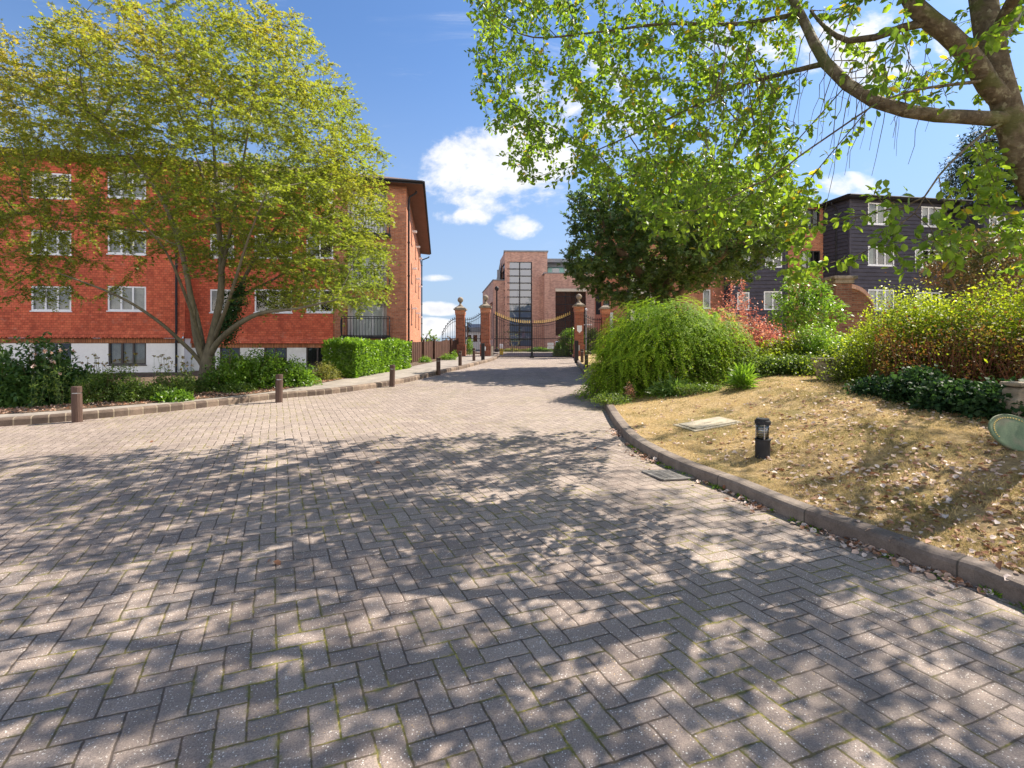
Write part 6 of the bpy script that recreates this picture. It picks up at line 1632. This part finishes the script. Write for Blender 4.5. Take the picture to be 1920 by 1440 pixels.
# beyond the gates
S1('clipped_bush', 'rounded clipped bright green bush behind the right gate leaf', 'lf_bright', [(sh(1072,0,612,62,29.0,.9),1),(sh(1052,0,640,30,28.6,.6),.4)], 9000, .09, nleaf=6, t0=.7, rr=(.1,.3,.5), nst=0, rough=.04)
S1('green_hedge', 'green hedge behind the railing between the right-hand piers', 'lf_bright', [(sh(1110,0,614,44,29.6,.9),1),(sh(1135,0,618,40,30.2,.9),.8)], 7000, .09, nleaf=6, t0=.7, rr=(.0,.3,.5), nst=0, rough=.06, cat='hedge')
S1('rounded_bush', 'bright rounded bush showing over the left shoulder of the mounded shrub', 'lf_yellow', [(sh(1155,0,588,80,16.5,.7),1)], 9000, .05, nleaf=6, t0=.6, rr=(.0,.4,.4), nst=30, rough=.1)
S1('low_planting', 'strip of low brownish planting in front of the glass tower', 'lf_olive', [(sh(960,0,655,40,47,.6),1),(sh(985,0,656,40,47.3,.6),1)], 2600, .22, wid=.2, nleaf=4, nst=0, lmix=.3)
S1('spiky_planting', 'dark spiky planting below the brick wall beyond the gates', 'lf_dkshrub', [(sh(1008,0,653,34,46,.6),1),(sh(1025,0,655,26,46,.5),.7)], 1600, .3, wid=.16, nleaf=4, nst=0, lmix=.3)
simple_tree('bare_shrub', 'thin nearly bare young tree before the glass tower', 'tree', (960,660), 44.0, .05, [(955,635,28,28,1.2,1.0)], 60, 'lf_mid', 'bark', .08, 'diamond', stems=[[(960,650),(957,640),(953,622)]], step=.4, kill=.5, K=1, nleaf=2, TLr=(.2,.5), r0=.02, zbase=base_z(40), di=3)
for k, (px, tp, w_, lab) in enumerate([(800,624,46,'rounded far tree top showing over the left end of the timber fence'),(842,626,44,'low far tree top behind the arched railing')]):
    simple_tree('distant_tree', lab, 'tree', (px,660), 70.0, .2, [(px,tp+16,w_*.5,16,2,1.0)], 160, 'lf_mid', 'bark3', .35, 'diamond', stems=[[(px,652),(px,tp+14)]], step=.7, kill=.9, K=5, nleaf=6, TLr=(.3,1.0), r0=.02, wid=.7, zbase=base_z(40), di=6, rr=(.3,.5,.4), group='far tree tops beyond the fence')
simple_tree('slim_conifer', 'slim distant conifer over the grey roof behind the side gate', 'tree', (877,640), 60.0, .1, [(877,622,5,22,.4,1.0)], 60, 'lf_conifer', 'bark3', .3, 'diamond', stems=[[(877,640),(877,605)]], step=.5, kill=.6, K=4, nleaf=6, TLr=(.2,.5), r0=.02, wid=.3, zbase=base_z(40), di=4)
S1('leafy_plant', 'tall green plant beside the narrow footway gate', 'lf_bright', [(sh(880,0,628,14,28.5,.3),1)], 1200, .08, wid=.4, nleaf=8, nst=10)

# left of the road -------------------------------------------------
def laurel():
    a = Vector((*bed_pt(672,708),0)); b = Vector((*bed_pt(768,690),0)); d = (b-a).normalized(); L = (b-a).length; nrm = Vector((d.y,-d.x,0)); dep = 1.0
    zb = lambda x_, y_: float(H(x_, y_)); T = thing('laurel_hedge', 'clipped glossy bright green laurel hedge at the corner of the red brick block', 'hedge', (a.x,a.y,zb(a.x,a.y)))
    off = tuple(T.location); n = 17000; u = RS.uniform(-.15,L+.12,n); v = RS.uniform(0,1,n); w_ = RS.uniform(0,dep,n)
    face = RS.choice(4, n, p=[.52,.22,.20,.06]); ztop = EYE+.06; P = np.zeros((n,3)); No = np.zeros((n,3)); z0 = float(base_z(17))+.08
    for i in range(n):
        if face[i] == 0: q = a+d*u[i]; P[i] = (q.x,q.y,z0+(ztop-z0)*v[i]); No[i] = nrm
        elif face[i] == 1: q = a+d*u[i]-nrm*w_[i]; P[i] = (q.x,q.y,ztop); No[i] = (0,0,1)
        elif face[i] == 2: q = a-d*.15-nrm*w_[i]; P[i] = (q.x,q.y,z0-.1+(ztop-z0+.1)*v[i]); No[i] = -d
        else: q = a+d*(L+.12)-nrm*w_[i]; P[i] = (q.x,q.y,z0+(ztop-z0)*v[i]); No[i] = d
    bulge = (clump(P,.9)-.5)*.22; P += No*(bulge[:,None]-RS.random(n)[:,None]**2*.22)
    D = unit(No*.5+RS.normal(0,.55,(n,3))+np.array([0,0,.35])); N = unit(No+RS.normal(0,.5,(n,3))); sz = RS.uniform(.06,.115,n)
    foliage('foliage', [(leaves(P,D,N,sz,sz*.46,'oval',.06,.1), np.clip(.15+.4*clump(P,.4)+.5*(RS.random(n)-.4),0,1))], M['lf_bright'], T, off)
    mb = MB()
    for k in range(40):
        q = a+d*RS.uniform(0,L)-nrm*RS.uniform(.2,.8); mb.tube([(q.x,q.y,z0-.2),(q.x+RS.normal(0,.1),q.y,(z0+ztop)/2),(q.x+RS.normal(0,.15),q.y+RS.normal(0,.1),ztop-.1)],[.02,.014,.008],5,cap=False)
    build('stems', mb, M['bark3'], T, off)
laurel()
S1('bright_bush', 'bright green leafy bush behind the second timber bollard, beside the tree trunk', 'lf_bright', [(sh(480,0,655,140,11.7,.7),1.3),(sh(545,0,672,100,12.1,.6),.8),(sh(430,0,665,90,11.3,.6),.6)], 17000, .085, wid=.4, nleaf=9, t0=.4, rr=(-.05,.6,.5), nst=200, rough=.24)
S1('large_leaved_shrub', 'dark layered large-leaved shrub against the white wall at the far left', 'lf_dkshrub', [(sh(88,0,640,150,9.9,.8),1.3),(sh(50,0,690,120,9.5,.7),.7),(sh(120,0,680,90,9.6,.6),.6)], 9500, .13, wid=.42, nleaf=9, t0=.35, rr=(.0,.5,.4), nst=120, rough=.28, up_sd=.25)
S1('light_green_bush', 'lighter green bush at the very left edge, before the white wall', 'lf_bright', [(sh(2,0,652,80,9.6,.6),1),(sh(-40,0,640,120,9.8,.7),1)], 8000, .08, wid=.45, nleaf=9, rr=(.0,.6,.4), nst=60, rough=.2)
S1('flowering_perennial', 'bushy mid-green perennials right of the nearest timber bollard', 'lf_mid', [(sh(205,0,690,110,9.5,.45),1.2),(sh(170,0,705,60,9.1,.35),.6),(sh(250,0,712,50,9.4,.35),.5)], 11000, .05, wid=.42, nleaf=10, rr=(.0,.5,.5), nst=120, rough=.28)
def umbel(px0, px1, y0, y1, Y, n, nm, label, head='lf_brown'):
    c = gl_((px0+px1)/2, Y); T = thing(nm, label, 'plant', c); mb = MB(); sets = []; sets2 = []
    for k in range(n):
        b = np.array(gl_(RS.uniform(px0,px1), Y+RS.uniform(-.3,.3))); top = b+np.array([RS.normal(0,.10),RS.normal(0,.1),0]); top[2] = EYE+(HY-RS.uniform(y0,y1))/F*Y
        mb.tube([b,(b*.45+top*.55)+RS.normal(0,.02,3),top],[.004,.003,.0018],3,cap=False)
        P = top+RS.normal(0,.009,(14,3)); D = unit(RS.normal(size=P.shape)); foliage('seed_head', [(leaves(P,D,RS.normal(size=P.shape),.032,.02), RS.random(14))], M[head], T, c)
        P = b+(top-b)*RS.uniform(.1,.75,(18,1))+RS.normal(0,.03,(18,3)); D = unit(RS.normal(size=P.shape)); sets2.append((leaves(P,D,RS.normal(size=P.shape),.06,.022), RS.random(18)*.6+.2))
    build('stems', mb, M['lf_mid'], T, c); foliage('leaves', sets2, M['lf_mid'], T, c)
umbel(165,250,660,690,9.7,26,'tall_perennial','thin stems with small dark seed heads standing before the white wall')
umbel(285,365,664,700,10.3,30,'airy_perennial','airy stems with dark seed heads left of the tree trunk')
umbel(55,120,655,700,8.9,14,'white_flowered_plant','stems with small pale flower heads in front of the large-leaved shrub','lf_fallen')
S1('ground_cover', 'low green ground cover around the foot of the multi-stemmed tree', 'lf_mid', [(sh(330,0,705,120,10.4,.6),1),(sh(290,0,722,70,9.8,.3),.6),(sh(375,0,715,90,11.0,.6),.8),(sh(440,0,722,90,10.9,.4),.6)], 15000, .05, nleaf=7, t0=.3, rr=(.0,.6,.5), nst=60, cat='ground cover')
S1('low_leafy_plant', 'low bright leafy plant at the bed edge right of the garden light', 'lf_bright', [(sh(325,752,735,70,None,.25),1)], 2600, .07, wid=.45, nleaf=6, t0=.3, rr=(.0,.5,.5), nst=0, cat='plant')
S1('yellow_grass', 'tuft of yellowing grass left of the nearest timber bollard', 'lf_olive', [(sh(82,762,722,34,None,.2),1)], 1000, .2, wid=.07, nleaf=4, t0=.3, lmix=.2, nst=0, cat='grass tuft')
S1('iris', 'clump of blue-green sword leaves at the far left of the bed', 'lf_dkshrub', [(sh(27,764,730,18,None,.1),1)], 220, .22, wid=.1, nleaf=3, t0=.1, lmix=.12, rr=(.5,.3,.3), nst=0, cat='plant')
S1('golden_perennial', 'yellow-orange perennial directly behind the nearest timber bollard', 'lf_yellow', [(sh(126,752,706,38,None,.2),1)], 2200, .05, wid=.35, nleaf=8, nst=20, rr=(.4,.4,.5))
S1('yellow_perennial', 'pale yellow-green perennials left of the laurel hedge', 'lf_olive', [(sh(612,712,682,60,None,.35),1),(sh(648,705,680,50,None,.35),1)], 6500, .06, wid=.3, nleaf=9, rr=(.0,.6,.5), nst=60, rough=.25)
S1('trained_climber', 'small-leaved climber spreading over the wall between the laurel and the dark window', 'lf_mid', [(sh(640,0,648,40,14.6,.3),1),(sh(655,0,668,44,14.4,.4),.8)], 6500, .05, nleaf=9, t0=.25, rr=(.2,.5,.5), nst=60, rough=.25, cat='climber')
S1('maroon_plant', 'small maroon plant at the foot of the dark ground floor window', 'lf_red', [(sh(605,708,694,24,None,.15),1)], 700, .05, nleaf=6, nst=10, rr=(-.2,.3,.3), cat='plant')
S1('fence_weeds', 'straggling weeds along the foot of the timber fence', 'lf_bright', [(sh(840,0,664,34,22.6,.3),1),(sh(797,0,668,24,20.9,.25),.7),(sh(852,0,656,12,24.2,.2),.3)], 2600, .06, wid=.4, nleaf=7, nst=30, cat='weeds')

# ================================================================== litter and grass
def scatter_leaves():
    n = 5200; px = RS.uniform(1130, 1990, n); py = 1440-(1440-700)*RS.random(n)**.8; rows = []
    for a, b in zip(px, py):
        dx, dz = (a-960)/F, (HY-b)/F; Y = .3
        p = hit(a, min(b, 1130)) if b > 700 else None
        if p is None: continue
        if p.x < float(XR(p.y))+.16 or p.y > 11: continue
        rows.append((p.x+RS.normal(0,.1), p.y+RS.normal(0,.1)))
    # more of them nearer the trunk
    q = np.stack([RS.uniform(2.2,6.2,1300), RS.uniform(1.8,6.5,1300)],1); q = q[(q[:,0] > XR(q[:,1])+.16)]
    P2 = np.concatenate([np.array(rows), q]); P2 = P2[(clump(np.c_[P2,np.zeros(len(P2))],.8) > .32)]
    # along the gutter of the right kerb and a few on the paving
    yk = RS.uniform(2.0,7.2,900); dd = RS.exponential(.045,900); wgt = (clump(np.c_[yk*0,yk,yk*0],.6) > .38)
    K = np.stack([XR(yk)-.012-dd, yk],1)[wgt]; st = np.stack([RS.uniform(-5,2,36), RS.uniform(3.0,8,36)],1)
    KA = np.concatenate([K, st]); zK = np.array([base_z(v) for v in KA[:,1]])
    A = np.concatenate([np.c_[P2, H(P2[:,0],P2[:,1])], np.c_[KA, zK]]); n = len(A); A[:,2] += RS.uniform(.006,.022,n)
    D = unit(RS.normal(size=(n,3))*np.array([1,1,.25])); N = unit(np.array([0,0,1.])+RS.normal(0,.35,(n,3))); sz = RS.uniform(.018,.062,n)**1.0
    o = foliage('fallen_leaves', [(leaves(A,D,N,sz,sz*.7,'oval',.16,.22), np.clip(.5+.35*RS.normal(size=n),0,1))], M['lf_fallen'])
    tag(o, 'pinkish dry fallen leaves lying on the lawn and along the kerb', 'fallen leaves', kind='stuff')
scatter_leaves()
def grass():
    n = 260000; y = 1.6+9.5*RS.random(n)**1.25; x = XR(y)+.15+RS.random(n)*(1.02*y+1.2-XR(y)*.0)
    P = np.c_[x, y, H(x,y)-.002]; k = (clump(P,.25) > .3); P = P[k]; n = len(P)
    D = unit(np.array([0,0,.8])+RS.normal(0,.75,(n,3))*np.array([1,1,.3])); L = RS.uniform(.015,.045,n)*(.5+clump(P,.35))
    o = foliage('lawn_grass', [(leaves(P,D,RS.normal(size=(n,3)),L,.0042,'blade'), np.clip(.62+.3*(RS.random(n)-.5)-.42*(clump(P*np.array([1,1,0]),.7)>.62),0,1))], M['lf_grass'])
    tag(o, 'short dry straw-coloured grass of the lawn', 'grass', kind='stuff')
grass()
def kerb_weeds():
    yk = RS.uniform(2.3,6.4,26); sets = []
    for y in yk:
        n = RS.integers(14,40); P = np.c_[XR(y)-.02+RS.normal(0,.018,n), y+RS.normal(0,.035,n), np.full(n,base_z(y)+.004)]; D = unit(RS.normal(size=(n,3))*np.array([1,1,.4])+np.array([0,0,.5]))
        sets.append((leaves(P,D,RS.normal(size=(n,3)),.03,.014), RS.random(n)))
    o = foliage('kerb_weeds', sets, M['lf_bright']); tag(o, 'tiny green weeds growing along the foot of the right kerb', 'weeds', kind='stuff')
kerb_weeds()
def bed_litter():
    n = 9000; y = 7.2+7*RS.random(n); x = XB(y)-.02-3.2*RS.random(n)**1.3; P = np.c_[x,y,H(x,y)+.022]
    D = unit(RS.normal(size=(n,3))*np.array([1,1,.3])); o = foliage('bed_litter', [(leaves(P,D,unit(np.array([0,0,1.])+RS.normal(0,.4,(n,3))),.045,.025,'diamond',.1), RS.random(n)*.55)], M['lf_fallen'])
    tag(o, 'brown leaf litter and twigs over the flower bed soil', 'leaf litter', kind='stuff')
bed_litter()
